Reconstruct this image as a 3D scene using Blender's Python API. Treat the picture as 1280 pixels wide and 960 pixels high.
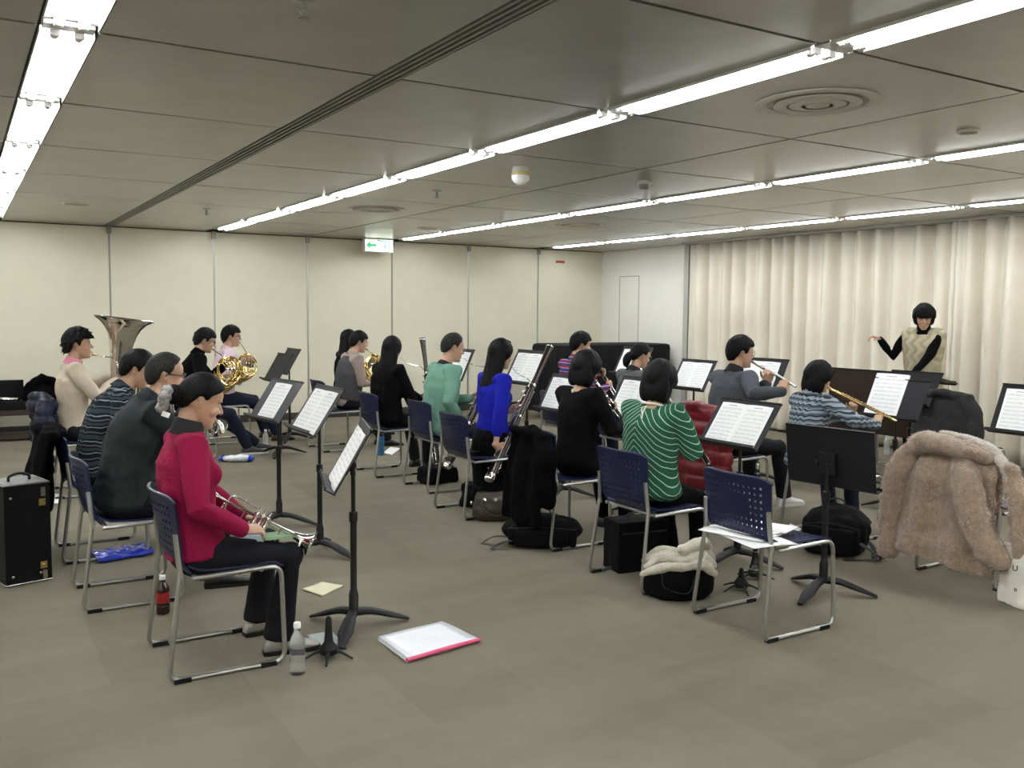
import bpy, bmesh, math, random
from math import sin, cos, pi, radians as rad, sqrt, atan2
from mathutils import Vector, Matrix, noise

scene = bpy.context.scene
for o in list(bpy.data.objects): bpy.data.objects.remove(o)

# ------------------------------------------------------------------ camera
# world: X runs towards the curtain wall, Y towards the panelled wall, Z up, metres
YAW, PITCH, ROLL, FPX, CAMH = 0.54556, -0.07777, 0.009385, 1144.4, 1.55
_f = Vector((sin(YAW)*cos(PITCH), cos(YAW)*cos(PITCH), sin(PITCH)))
_r0 = Vector((cos(YAW), -sin(YAW), 0)); _u0 = _r0.cross(_f)
_r = _r0*cos(ROLL)+_u0*sin(ROLL); _u = _u0*cos(ROLL)-_r0*sin(ROLL)
cam_d = bpy.data.cameras.new('camera'); cam = bpy.data.objects.new('camera', cam_d)
scene.collection.objects.link(cam)
cam_d.sensor_width = 36; cam_d.lens = FPX/1280*36; cam_d.clip_start = .05; cam_d.clip_end = 100
cam.matrix_world = Matrix(((_r.x,_u.x,-_f.x,0),(_r.y,_u.y,-_f.y,0),(_r.z,_u.z,-_f.z,CAMH),(0,0,0,1)))
scene.camera = cam

def at(x, y, X=None, Y=None, Z=None):
    """a point seen at a pixel of the 1280x960 frame, on the plane X=, Y= or Z="""
    d = _r*((x-640)/FPX) + _u*(-(y-480)/FPX) + _f
    c = Vector((0,0,CAMH))
    if X is not None: t = X/d.x
    elif Y is not None: t = Y/d.y
    else: t = (Z-CAMH)/d.z
    return c + d*t

# ------------------------------------------------------------------ light and exposure
TUBE_POWER = 14.6
w = bpy.data.worlds.new('world'); scene.world = w; w.use_nodes = True
w.node_tree.nodes['Background'].inputs[0].default_value = (.5,.55,.6,1)
w.node_tree.nodes['Background'].inputs[1].default_value = .05
scene.view_settings.view_transform = 'Standard'
scene.view_settings.look = 'None'
scene.view_settings.gamma = 1
scene.view_settings.use_curve_mapping = False
scene.view_settings.exposure = 1.1

# ------------------------------------------------------------------ room measures
CEIL = 2.60
XR, YB, XL, YF = 9.50, 12.73, -3.5, -3.1       # right (curtain), back (panels), left, behind the camera
MX, MY = 2.6, 1.4                              # ceiling module
LIGHT_X = [0.4-2.6, 0.4, 3.0, 5.6, 8.2]
LINE_X = [-.9, 1.7, 4.3, 6.9]

C = scene.collection
# ------------------------------------------------------------------ materials
def mat(name, col, rough=.6, metal=0., bump=0., bscale=40., vary=0., vscale=3., spec=.5, coat=0., emit=0., sheen=0., trans=0.):
    m = bpy.data.materials.new(name); m.use_nodes = True
    nt = m.node_tree; b = nt.nodes['Principled BSDF']
    c = (col[0],col[1],col[2],1)
    b.inputs['Base Color'].default_value = c
    b.inputs['Roughness'].default_value = rough; b.inputs['Metallic'].default_value = metal
    b.inputs['Specular IOR Level'].default_value = spec
    b.inputs['Coat Weight'].default_value = coat
    if sheen: b.inputs['Sheen Weight'].default_value = sheen
    if trans: b.inputs['Transmission Weight'].default_value = trans
    if emit:
        b.inputs['Emission Color'].default_value = c; b.inputs['Emission Strength'].default_value = emit
    if bump or vary:
        tc = nt.nodes.new('ShaderNodeTexCoord')
    if bump:
        n = nt.nodes.new('ShaderNodeTexNoise'); n.inputs['Scale'].default_value = bscale; n.inputs['Detail'].default_value = 4
        nt.links.new(tc.outputs['Object'], n.inputs['Vector'])
        bp = nt.nodes.new('ShaderNodeBump'); bp.inputs['Strength'].default_value = bump; bp.inputs['Distance'].default_value = .01
        nt.links.new(n.outputs['Fac'], bp.inputs['Height']); nt.links.new(bp.outputs['Normal'], b.inputs['Normal'])
    if vary:
        n = nt.nodes.new('ShaderNodeTexNoise'); n.inputs['Scale'].default_value = vscale; n.inputs['Detail'].default_value = 5
        nt.links.new(tc.outputs['Object'], n.inputs['Vector'])
        mx = nt.nodes.new('ShaderNodeMix'); mx.data_type = 'RGBA'
        mx.inputs[6].default_value = tuple(max(0,v*(1-vary)) for v in col)+(1,)
        mx.inputs[7].default_value = tuple(min(1,v*(1+vary)) for v in col)+(1,)
        mr = nt.nodes.new('ShaderNodeMapRange'); mr.inputs[1].default_value=.3; mr.inputs[2].default_value=.7
        nt.links.new(n.outputs['Fac'], mr.inputs[0]); nt.links.new(mr.outputs[0], mx.inputs[0])
        nt.links.new(mx.outputs[2], b.inputs['Base Color'])
    return m

class NB:
    """small helper to wire node maths"""
    def __init__(s, m): s.nt = m.node_tree; s.b = s.nt.nodes['Principled BSDF']
    def n(s, t, **kw):
        x = s.nt.nodes.new(t)
        for k,v in kw.items(): setattr(x,k,v)
        return x
    def l(s, a, b): s.nt.links.new(a,b)
    def m(s, op, a, b=None, c=None):
        x = s.n('ShaderNodeMath', operation=op)
        for i,v in enumerate((a,b,c)):
            if v is None: continue
            if isinstance(v,(int,float)): x.inputs[i].default_value = v
            else: s.l(v, x.inputs[i])
        return x.outputs[0]
    def mix(s, fac, a, b):
        x = s.n('ShaderNodeMix', data_type='RGBA')
        for i,v in ((0,fac),(6,a),(7,b)):
            if isinstance(v,(int,float)): x.inputs[i].default_value = v
            elif isinstance(v,tuple): x.inputs[i].default_value = v+(1,) if len(v)==3 else v
            else: s.l(v, x.inputs[i])
        return x.outputs[2]
    def xyz(s, which='Object'):
        tc = s.n('ShaderNodeTexCoord'); sp = s.n('ShaderNodeSeparateXYZ'); s.l(tc.outputs[which], sp.inputs[0])
        return tc.outputs[which], sp.outputs[0], sp.outputs[1], sp.outputs[2]
    def noise(s, vec, scale, detail=3, out='Fac'):
        x = s.n('ShaderNodeTexNoise'); x.inputs['Scale'].default_value = scale; x.inputs['Detail'].default_value = detail
        if vec is not None: s.l(vec, x.inputs['Vector'])
        return x.outputs[out]
    def ramp(s, fac, stops, const=False):
        x = s.n('ShaderNodeValToRGB'); cr = x.color_ramp
        if const: cr.interpolation = 'CONSTANT'
        while len(cr.elements) < len(stops): cr.elements.new(.5)
        for e,(p,c) in zip(cr.elements, stops): e.position = p; e.color = tuple(c)+(1,)
        s.l(fac, x.inputs[0]); return x.outputs[0]
    def bump(s, h, strength=.3, dist=.01):
        x = s.n('ShaderNodeBump'); x.inputs['Strength'].default_value = strength; x.inputs['Distance'].default_value = dist
        s.l(h, x.inputs['Height']); s.l(x.outputs[0], s.b.inputs['Normal'])

M = {}
def gm(name, *a, **k):
    if name not in M: M[name] = mat(name, *a, **k)
    return M[name]

# ------------------------------------------------------------------ mesh building
class MB:
    def __init__(s): s.v = []; s.f = []
    def add(s, vs, fs):
        o = len(s.v); s.v += [Vector(p) for p in vs]; s.f += [tuple(i+o for i in f) for f in fs]; return s
    def box(s, c, h, ax=None):
        """centre, half sizes, optional 3 axes"""
        c = Vector(c); ax = ax or (Vector((1,0,0)),Vector((0,1,0)),Vector((0,0,1)))
        vs = [c+ax[0]*(h[0]*i)+ax[1]*(h[1]*j)+ax[2]*(h[2]*k) for i in(-1,1) for j in(-1,1) for k in(-1,1)]
        return s.add(vs, [(0,1,3,2),(4,6,7,5),(0,4,5,1),(2,3,7,6),(0,2,6,4),(1,5,7,3)])
    def bbox(s, lo, hi):
        return s.box([(a+b)/2 for a,b in zip(lo,hi)], [(b-a)/2 for a,b in zip(lo,hi)])
    def loft(s, rings, closed=True, cap=True):
        n = len(rings[0]); o = len(s.v)
        for r in rings: s.v += [Vector(p) for p in r]
        for i in range(len(rings)-1):
            for j in range(n if closed else n-1):
                a = o+i*n+j; b = o+i*n+(j+1)%n
                s.f.append((a,b,b+n,a+n))
        if cap and closed:
            for i,rev in ((0,True),(len(rings)-1,False)):
                idx = [o+i*n+j for j in range(n)]
                c = sum((s.v[k] for k in idx), Vector())/n; ci = len(s.v); s.v.append(c)
                for j in range(n):
                    a,b = idx[j], idx[(j+1)%n]
                    s.f.append((b,a,ci) if rev else (a,b,ci))
        return s
    def tube(s, pts, r, n=10, up=None, rnd=False, closed=False):
        """r: number, list of numbers or list of (across, along-up) pairs"""
        pts = [Vector(p) for p in pts]; m = len(pts)
        rr = r if isinstance(r,(list,tuple)) else [r]*m
        rr = [(q,q) if not isinstance(q,(list,tuple)) else q for q in rr]
        T = []
        for i in range(m):
            a = pts[i-1] if (i>0 or closed) else pts[i]; b = pts[(i+1)%m] if (i<m-1 or closed) else pts[i]
            d = (b-a); T.append(d.normalized() if d.length>1e-9 else Vector((0,0,1)))
        ref = Vector(up) if up is not None else None
        if ref is None:
            ref = Vector((0,0,1)) if abs(T[0].z)<.9 else Vector((1,0,0))
        rings = []; N = (ref - T[0]*ref.dot(T[0])).normalized()
        for i in range(m):
            if up is not None and abs(Vector(up).dot(T[i]))<.97: N = Vector(up)
            N = (N - T[i]*N.dot(T[i])).normalized(); B = T[i].cross(N)
            ra, rb = rr[i]
            rings.append((pts[i], B, N, ra, rb, T[i]))
        out = []
        def ring(p,B,N,ra,rb): return [p + B*(ra*cos(2*pi*k/n)) + N*(rb*sin(2*pi*k/n)) for k in range(n)]
        if rnd and not closed:
            p,B,N,ra,rb,t = rings[0]; q = min(ra,rb)
            for a in (75,50,25): out.append(ring(p - t*(q*sin(rad(a))), B,N, ra*cos(rad(a)), rb*cos(rad(a))))
        for p,B,N,ra,rb,t in rings: out.append(ring(p,B,N,ra,rb))
        if rnd and not closed:
            p,B,N,ra,rb,t = rings[-1]; q = min(ra,rb)
            for a in (25,50,75): out.append(ring(p + t*(q*sin(rad(a))), B,N, ra*cos(rad(a)), rb*cos(rad(a))))
        if closed:
            out.append(out[0]); return s.loft(out, True, False)
        return s.loft(out)
    def ell(s, c, r, ax=None, nu=14, nv=9):
        c = Vector(c); ax = ax or (Vector((1,0,0)),Vector((0,1,0)),Vector((0,0,1)))
        rings = []
        for i in range(nv):
            e = -pi/2 + pi*(i+.5)/nv
            rings.append([c+ax[0]*(r[0]*cos(e)*cos(2*pi*k/nu))+ax[1]*(r[1]*cos(e)*sin(2*pi*k/nu))+ax[2]*(r[2]*sin(e)) for k in range(nu)])
        return s.loft(rings)
    def lathe(s, prof, o=(0,0,0), axis=(0,0,1), n=24, cap=True):
        """profile of (radius, height) turned about an axis"""
        o = Vector(o); a = Vector(axis).normalized()
        e = Vector((1,0,0)) if abs(a.x)<.9 else Vector((0,1,0))
        e1 = (e-a*e.dot(a)).normalized(); e2 = a.cross(e1)
        return s.loft([[o+a*h+e1*(r*cos(2*pi*k/n))+e2*(r*sin(2*pi*k/n)) for k in range(n)] for r,h in prof], True, cap)
    def sheet(s, fn, nu, nv, th=None):
        """grid fn(u,v); th gives thickness (closed slab)"""
        P = [[Vector(fn(i/nu, j/nv)) for j in range(nv+1)] for i in range(nu+1)]
        o = len(s.v); idx = lambda i,j: o+i*(nv+1)+j
        for r in P: s.v += r
        for i in range(nu):
            for j in range(nv): s.f.append((idx(i,j),idx(i+1,j),idx(i+1,j+1),idx(i,j+1)))
        if th:
            o2 = len(s.v)
            for i in range(nu+1):
                for j in range(nv+1):
                    a = P[min(i+1,nu)][j]-P[max(i-1,0)][j]; b = P[i][min(j+1,nv)]-P[i][max(j-1,0)]
                    nn = a.cross(b); nn = nn.normalized() if nn.length>1e-12 else Vector((0,0,1))
                    s.v.append(P[i][j]-nn*th)
            id2 = lambda i,j: o2+i*(nv+1)+j
            for i in range(nu):
                for j in range(nv): s.f.append((id2(i,j),id2(i,j+1),id2(i+1,j+1),id2(i+1,j)))
            for i in range(nu):
                s.f.append((idx(i,0),id2(i,0),id2(i+1,0),idx(i+1,0))); s.f.append((idx(i,nv),idx(i+1,nv),id2(i+1,nv),id2(i,nv)))
            for j in range(nv):
                s.f.append((idx(0,j),idx(0,j+1),id2(0,j+1),id2(0,j))); s.f.append((idx(nu,j),id2(nu,j),id2(nu,j+1),idx(nu,j+1)))
        return s
    def mesh(s, name, m=None, smooth=False):
        me = bpy.data.meshes.new(name); me.from_pydata([tuple(p) for p in s.v], [], s.f); me.update()
        if m: me.materials.append(m)
        if smooth is not False:
            for p in me.polygons: p.use_smooth = True
            if smooth is not True: me.set_sharp_from_angle(angle=rad(smooth))
        return me
    def build(s, name, m, parent=None, smooth=35):
        return link(name, s.mesh(name, m, smooth), parent)

def link(name, me, parent=None, loc=None):
    o = bpy.data.objects.new(name, me); C.objects.link(o)
    if parent is not None: o.parent = parent
    if loc is not None: o.location = loc
    return o
def tag(o, label=None, cat=None, group=None, kind=None):
    if label: o['label'] = label
    if cat: o['category'] = cat
    if group: o['group'] = group
    if kind: o['kind'] = kind
    return o
def thing(name, label, cat, loc=(0,0,0), rz=0, group=None):
    o = bpy.data.objects.new(name, None); C.objects.link(o); o.empty_display_size = .05
    o.location = loc; o.rotation_euler = (0,0,rz)
    return tag(o, label, cat, group)
def copy_tree(o, parent=None):
    c = o.copy(); C.objects.link(c); c.parent = parent
    for ch in list(o.children): copy_tree(ch, c)
    return c
def remesh(mb, name, m, voxel=.01, sm=4, amp=0., freq=9., seed=0, fac=.5):
    """one continuous closed skin over all the shapes in mb"""
    me = mb.mesh('tmp'); o = bpy.data.objects.new('tmp', me); C.objects.link(o)
    r = o.modifiers.new('r','REMESH'); r.mode = 'VOXEL'; r.voxel_size = voxel; r.use_smooth_shade = True
    if sm:
        k = o.modifiers.new('s','SMOOTH'); k.iterations = sm; k.factor = fac
    dg = bpy.context.evaluated_depsgraph_get()
    out = bpy.data.meshes.new_from_object(o.evaluated_get(dg))
    bpy.data.objects.remove(o); bpy.data.meshes.remove(me)
    out.name = name; out.materials.clear()
    if m: out.materials.append(m)
    if amp:
        off = Vector((seed*7.3, seed*3.1, seed*5.7))
        N = [v.normal.copy() for v in out.vertices]
        for v,nn in zip(out.vertices, N):
            p = v.co*freq+off
            v.co += nn*(amp*(noise.noise(p)+.5*noise.noise(p*2.1)))
    for p in out.polygons: p.use_smooth = True
    out.update()
    return out
def arc(c, r, a0, a1, e1, e2, n=12):
    c = Vector(c); e1 = Vector(e1); e2 = Vector(e2)
    return [c+e1*(r*cos(rad(a0+(a1-a0)*i/n)))+e2*(r*sin(rad(a0+(a1-a0)*i/n))) for i in range(n+1)]
def fillet(pts, r, n=5):
    """round the inner corners of a polyline"""
    pts = [Vector(p) for p in pts]; out = [pts[0]]
    for i in range(1,len(pts)-1):
        a,b,c = pts[i-1],pts[i],pts[i+1]
        q = min(r,(a-b).length*.49,(c-b).length*.49)
        p0 = b+(a-b).normalized()*q; p1 = b+(c-b).normalized()*q
        for k in range(n+1):
            t = k/n; out.append(p0*(1-t)**2+b*(2*t*(1-t))+p1*t**2)
    out.append(pts[-1]); return out
def spline(pts, n=6):
    """smooth curve through points"""
    P = [Vector(p) for p in pts]; out = []
    for i in range(len(P)-1):
        p0 = P[i-1] if i else P[i]*2-P[i+1]; p1 = P[i]; p2 = P[i+1]; p3 = P[i+2] if i+2<len(P) else P[i+1]*2-P[i]
        for k in range(n):
            t = k/n
            out.append(.5*((2*p1)+(p2-p0)*t+(2*p0-5*p1+4*p2-p3)*t*t+(3*p1-p0-3*p2+p3)*t**3))
    out.append(P[-1]); return out
def lerpl(vals, n):
    """resample a list of numbers to n entries"""
    out = []
    for i in range(n):
        t = i/(n-1)*(len(vals)-1); k = min(int(t),len(vals)-2); q = t-k
        out.append(vals[k]*(1-q)+vals[k+1]*q)
    return out
# ================================================================== the room
def m_carpet():
    m = mat('carpet_grey', (.2,.19,.16), .95, spec=.15); q = NB(m); v,x,y,z = q.xyz()
    # carpet tiles half a metre wide, each slightly off in tone, worn patches and fibre grain
    fx = q.m('FLOOR', q.m('MULTIPLY', x, 2.0)); fy = q.m('FLOOR', q.m('MULTIPLY', y, 1.0))
    cb = q.n('ShaderNodeCombineXYZ'); q.l(fx, cb.inputs[0]); q.l(fy, cb.inputs[1])
    wn = q.n('ShaderNodeTexWhiteNoise', noise_dimensions='3D'); q.l(cb.outputs[0], wn.inputs[0])
    mp = q.n('ShaderNodeMapping'); q.l(v, mp.inputs[0]); mp.inputs['Scale'].default_value = (.35,1.5,1)
    big = q.noise(mp.outputs[0], 1.6, 4); fine = q.noise(v, 240, 2); mid = q.noise(v, 9, 4)
    a = q.m('ADD', q.m('MULTIPLY', wn.outputs['Value'], .16), q.m('MULTIPLY', big, .75))
    a = q.m('ADD', a, q.m('MULTIPLY', q.m('SUBTRACT', mid, .5), .25))
    c = q.ramp(a, [(.15,(.142,.124,.086)),(.5,(.188,.168,.122)),(.85,(.228,.208,.158))])
    f2 = q.m('ADD', .72, q.m('MULTIPLY', fine, .56))
    mx = q.n('ShaderNodeMix', data_type='RGBA', blend_type='MULTIPLY'); mx.inputs[0].default_value = 1
    q.l(c, mx.inputs[6]); q.l(f2, mx.inputs[7]); q.l(mx.outputs[2], q.b.inputs['Base Color'])
    q.bump(fine, .35, .004); return m
def m_ceiling():
    m = mat('ceiling_metal', (.46,.44,.39), .26, .75); q = NB(m); v,x,y,z = q.xyz()
    n1 = q.noise(v, .9, 3); n2 = q.noise(v, 3.2, 4)
    c = q.ramp(n2, [(.3,(.37,.355,.315)),(.7,(.47,.455,.41))])
    q.l(c, q.b.inputs['Base Color'])
    r = q.m('ADD', .27, q.m('MULTIPLY', n2, .14)); q.l(r, q.b.inputs['Roughness'])
    q.bump(n1, .10, .03); return m
def m_wall():
    m = mat('wall_cream', (.66,.63,.51), .75, spec=.3); q = NB(m); v,x,y,z = q.xyz()
    n1 = q.noise(v, 1.1, 5); n2 = q.noise(v, 7, 4)
    c = q.ramp(q.m('ADD', q.m('MULTIPLY', n1, .7), q.m('MULTIPLY', n2, .3)), [(.3,(.69,.655,.505)),(.55,(.745,.71,.56)),(.8,(.77,.735,.59))])
    # small punched dots of the acoustic boards
    vo = q.n('ShaderNodeTexVoronoi', feature='F1'); vo.inputs['Scale'].default_value = 26; vo.inputs['Randomness'].default_value = 0
    q.l(v, vo.inputs['Vector']); d = q.m('LESS_THAN', vo.outputs['Distance'], .16)
    c = q.mix(q.m('MULTIPLY', d, .10), c, (.3,.28,.2)); q.l(c, q.b.inputs['Base Color']); return m
M['carpet'] = m_carpet(); M['ceiling'] = m_ceiling(); M['wall'] = m_wall()
gm('joint', (.05,.048,.042), .6); gm('white_wall', (.80,.78,.71), .7, vary=.02); gm('dark_base', (.035,.03,.026), .6)
gm('metal_strip', (.42,.42,.40), .35, .8); gm('slot_dark', (.012,.012,.012), .5, .3); gm('slot_bar', (.30,.29,.26), .4, .4)
gm('fixture_white', (.8,.8,.78), .35); gm('tube_cap', (.7,.7,.68), .3, .6)
gm('white_plastic', (.72,.70,.65), .4)

fl = tag(MB().bbox((XL,YF,-.1),(XR,YB,0)).build('floor', M['carpet'], None, False), kind='structure')
# ceiling: dark void slab with metal panels below it
ce = tag(MB().bbox((XL,YF,CEIL+.02),(XR,YB,CEIL+.3)).build('ceiling', M['joint'], None, False), kind='structure')
HALF = .098                                   # half width of the light slot
ys = [YB]+[12.3-1.4*k for k in range(11)]+[YF]; ys = sorted(set(ys))
rng = random.Random(3)
pan_cache = {}
def ceiling_panel(x0,x1,y0,y1):
    g = .010; k = (round(x1-x0,3),round(y1-y0,3))
    if k not in pan_cache:
        a,b = (x1-x0)/2-g,(y1-y0)/2-g
        mb = MB()                             # a tray: flat face with bent-up edges
        mb.bbox((-a,-b,0),(a,b,.018)); pan_cache[k] = mb.mesh('ceiling_panel', M['ceiling'])
    o = link('ceiling_panel', pan_cache[k], ce, ((x0+x1)/2,(y0+y1)/2,CEIL))
    o.rotation_euler = (rng.uniform(-.0016,.0016), rng.uniform(-.002,.002), 0)
xs = [XL, -2.2-HALF, -2.2+HALF, -.9]
bays = []
edges = [XL]
for lx in LIGHT_X:
    bays.append((edges[-1], lx-HALF)); edges.append(lx+HALF)
    nxt = lx+1.3
    if lx < 8: bays.append((edges[-1], nxt)); edges.append(nxt)
bays.append((edges[-1], XR))
for (x0,x1) in bays:
    if abs(x0-1.7)<.01: x0 = 1.7+.055
    if abs(x1-1.7)<.01: x1 = 1.7-.055
    for i in range(len(ys)-1):
        if ys[i+1]-ys[i] > .05: ceiling_panel(x0,x1,ys[i],ys[i+1])
for lx in LIGHT_X:                            # short cover strips between the battens of a row
    for k in range(12):
        yj = 12.3-1.4*k
        if YF < yj-.05 and yj+.05 < YB: ceiling_panel(lx-HALF, lx+HALF, yj-.048, yj+.048)
# slot air diffuser between the panels at X = 1.7
sd = thing('slot_diffuser', 'long dark grooved linear air slot running along the metal ceiling', 'air vent', (1.7,4.8,CEIL))
MB().bbox((-.05,YF-4.8,.012),(.05,YB-4.8,.019)).build('slot_back', M['slot_dark'], sd, False)
for dx in (-.046,-.016,.016,.046):
    MB().bbox((dx-.006,YF-4.8,-.004),(dx+.006,YB-4.8,.012)).build('slot_bar', M['slot_bar'], sd, False)

# walls
def struct(name, lo, hi, m): return tag(MB().bbox(lo,hi).build(name, m, None, False), kind='structure')
wb = struct('wall_back', (XL,YB+.012,0),(XR,YB+.2,CEIL+.3), M['joint'])
seams = [XL]+[9.5-1.3*k for k in range(9,-1,-1)]
for i in range(len(seams)-1):
    x0,x1 = seams[i]+.006, seams[i+1]-.006
    MB().bbox((x0,YB-.012,.10),(x1,YB+.012,CEIL-.012)).build('wall_panel', M['wall'], wb, False)
for i,sx in enumerate(seams[1:-1]):
    MB().bbox((sx-.011,YB-.018,.1),(sx+.011,YB+.012,CEIL-.05)).build('seam_strip', M['metal_strip'] if i%3 else M['slot_bar'], wb, False)
    MB().bbox((sx-.025,YB-.05,CEIL-.10),(sx+.025,YB+.012,CEIL)).build('seam_bracket', M['slot_bar'], wb, False)
tag(MB().bbox((XL,YB-.016,0),(XR,YB,.10)).build('baseboard_back', M['dark_base'], None, False), kind='structure')
MB().bbox((8.55,YB-.02,CEIL-.22),(8.72,YB-.012,CEIL-.18)).build('red_sticker', gm('sticker', (.45,.08,.03), .5), wb, False)
wr = struct('wall_right', (XR,YF,0),(XR+.2,YB+.2,CEIL+.3), M['white_wall'])
# flush access door outlined by thin grooves in the white end wall
p0 = at(775,346,X=XR); p1 = at(799,346,X=XR)
d = MB(); z1 = p0.z
for y in (p0.y,p1.y): d.bbox((XR-.004,y-.006,.1),(XR+.001,y+.006,z1))
d.bbox((XR-.004,p1.y,z1-.006),(XR+.001,p0.y,z1+.006)); d.build('door_groove', gm('groove',(.35,.34,.30),.7), wr, False)
tag(MB().bbox((XR-.016,10.46,0),(XR,YB,.10)).build('baseboard_right', M['dark_base'], None, False), kind='structure')
tag(MB().bbox((XR-.16,10.36,0),(XR,10.46,CEIL)).build('trim_1', gm('trim_grey',(.40,.385,.34),.6), None, False), kind='structure')
struct('wall_left', (XL-.2,YF,0),(XL,YB+.2,CEIL+.3), M['wall'])
struct('wall_front', (XL-.2,YF-.2,0),(XR+.2,YF,CEIL+.3), M['wall'])

# curtains
def m_curtain():
    m = mat('curtain_cloth', (.70,.66,.56), .85, spec=.2, sheen=.2); q = NB(m); v,x,y,z = q.xyz()
    n = q.noise(v, 2.2, 4); c = q.ramp(n, [(.3,(.68,.625,.51)),(.7,(.75,.70,.59))]); q.l(c, q.b.inputs['Base Color'])
    q.bump(q.noise(v, 350, 2), .2, .002); return m
M['curtain'] = m_curtain()
def curtain(y0, y1, seed, label, dx=0.):
    r = random.Random(seed); phs = [r.uniform(0,6.28) for _ in range(6)]
    L = y1-y0; nu = int(L/.018); nv = 14
    def fn(u,v):
        y = y0+u*L; z = CEIL-.03-(CEIL-.07)*v
        k = .55+.45*v
        w = y+.05*sin(2.1*y+phs[0])+.02*sin(5.3*y+phs[1]+v)
        a = .075*sin(2*pi*w/.235+phs[2])+.040*k*sin(2*pi*w/.40+phs[3]+.4*v)+.016*sin(2*pi*w/.145+phs[4])*(1-.5*v)
        e = min(1, min(u,1-u)*L/.05)
        return (XR-.17-dx+a*e*(.75+.25*v), y+.012*sin(2*pi*w/.235+phs[2]+1.3), z)
    o = MB().sheet(fn, nu, nv, .003).build('curtain', M['curtain'], None, True)
    return tag(o, label, 'curtain', 'cream curtains along the end wall')
yc = at(1213,300,X=XR-.17).y
curtain(yc+.01, 10.33, 1, 'long cream pleated curtain reaching from the grey trim post to the meeting edge')
curtain(.2, yc+.10, 2, 'cream pleated curtain on the side away from the white wall, past the meeting edge', .10)
curtain(YF+.05, .25, 5, 'cream pleated curtain beyond, at the far end of the curtain rail')
cr = MB().bbox((XR-.33,YF+.02,CEIL-.03),(XR-.12,10.34,CEIL-.001)).build('trim_2', M['slot_bar'], None, False); tag(cr, kind='structure')

# ------------------------------------------------------------------ fluorescent fixtures
m_tube = mat('lit_tube', (.94,.97,1.0), .4, emit=TUBE_POWER); M['tube'] = m_tube
def make_fixture():
    f = thing('ceiling_light', 'recessed twin-tube fluorescent batten lit white in a ceiling light row', 'ceiling light', (0,0,0), 0, 'fluorescent battens in rows along the ceiling')
    L = .652; h = HALF-.003
    mb = MB()                                     # open trough
    prof = [(-h,-.012),(-h,.012),(-.06,.019),(.06,.019),(h,.012),(h,-.012)]
    mb.sheet(lambda u,v: (prof[round(v*5)][0], (u*2-1)*L, prof[round(v*5)][1]), 1, 5, .002)
    mb.build('housing', M['fixture_white'], f, False)
    for s in (-1,1):
        t = MB().lathe([(.0145,-.600),(.0165,-.59),(.0165,.59),(.0145,.600)], (s*.042,0,-.004), (0,1,0), 12).build('tube', m_tube, f)
        for e in (-1,1):
            MB().lathe([(.015,0),(.017,.004),(.017,.02),(.012,.026)], (s*.042,e*.592,-.004), (0,e,0), 12).build('tube_cap', M['tube_cap'], t)
            MB().box((s*.042,e*.632,-.002),(.017,.012,.014)).build('lamp_holder', M['fixture_white'], f)
    return f
ROWS = ['beyond the trumpet chairs, away from the curtain','above the trumpet players','above the clarinets and bassoons','above the flutes','beside the curtain']
fx0 = make_fixture(); first = True
for lx in LIGHT_X:
    for k in range(11):
        yc_ = 12.3-.7-1.4*k
        o = fx0 if first else copy_tree(fx0); first = False
        rw = ROWS[LIGHT_X.index(lx)]; o['label'] = 'twin-tube fluorescent batten, lit, in the ceiling row '+rw; o['group'] = 'lit battens in the row '+rw
        o.location = (lx, yc_, CEIL)

# ------------------------------------------------------------------ things on the ceiling
def round_vent(p, R, label):
    t = thing('round_vent', label, 'air vent', (p.x,p.y,CEIL))
    g = gm('vent_white', (.62,.60,.55), .5)
    MB().lathe([(R*1.0,-.001),(R*1.0,-.005),(R*.90,-.012),(R*.80,-.008),(R*.78,-.001)],n=48,cap=False).build('outer_ring', g, t)
    for i,(a,b,h) in enumerate(((.70,.52,.018),(.46,.28,.022))):
        MB().lathe([(R*a,-.006),(R*a,-.014),(R*b,-h),(R*(b-.03),-h+.004),(R*(a-.06),-.004)],n=40,cap=False).build('cone_ring', g, t)
    MB().lathe([(.001,-.022),(R*.18,-.020),(R*.2,-.014),(R*.2,-.006),(.001,-.006)],n=32,cap=False).build('centre_disc', g, t)
    MB().lathe([(.001,-.003),(R*.8,-.003)],n=40,cap=False).build('throat', M['slot_bar'], t)
    return t
round_vent(at(1022,128,Z=CEIL), .30, 'large round concentric air vent near the empty music row, closest to the bright light row')
round_vent(at(470,261,Z=CEIL), .30, 'round concentric air vent beyond the first light row, above the exit sign side')
round_vent(at(726,281,Z=CEIL), .30, 'round concentric air vent above the draped piano corner')
def disc_speaker(p, R, label):
    t = thing('ceiling_speaker', label, 'speaker', (p.x,p.y,CEIL))
    MB().lathe([(R,0),(R,-.008),(R*.85,-.016),(R*.8,-.010)],n=32,cap=False).build('rim', M['white_plastic'], t)
    MB().lathe([(R*.82,-.009),(.001,-.011)],n=32,cap=False).build('grille', gm('grille',(.42,.37,.28),.6), t)
disc_speaker(at(97,254,Z=CEIL), .15, 'round beige ceiling speaker between the left light row and the air slot')
disc_speaker(at(536,285,Z=CEIL), .14, 'round beige ceiling speaker close to the exit sign')
disc_speaker(at(1210,163,Z=CEIL), .06, 'small round cover disc on the ceiling near the curtain')
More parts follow.
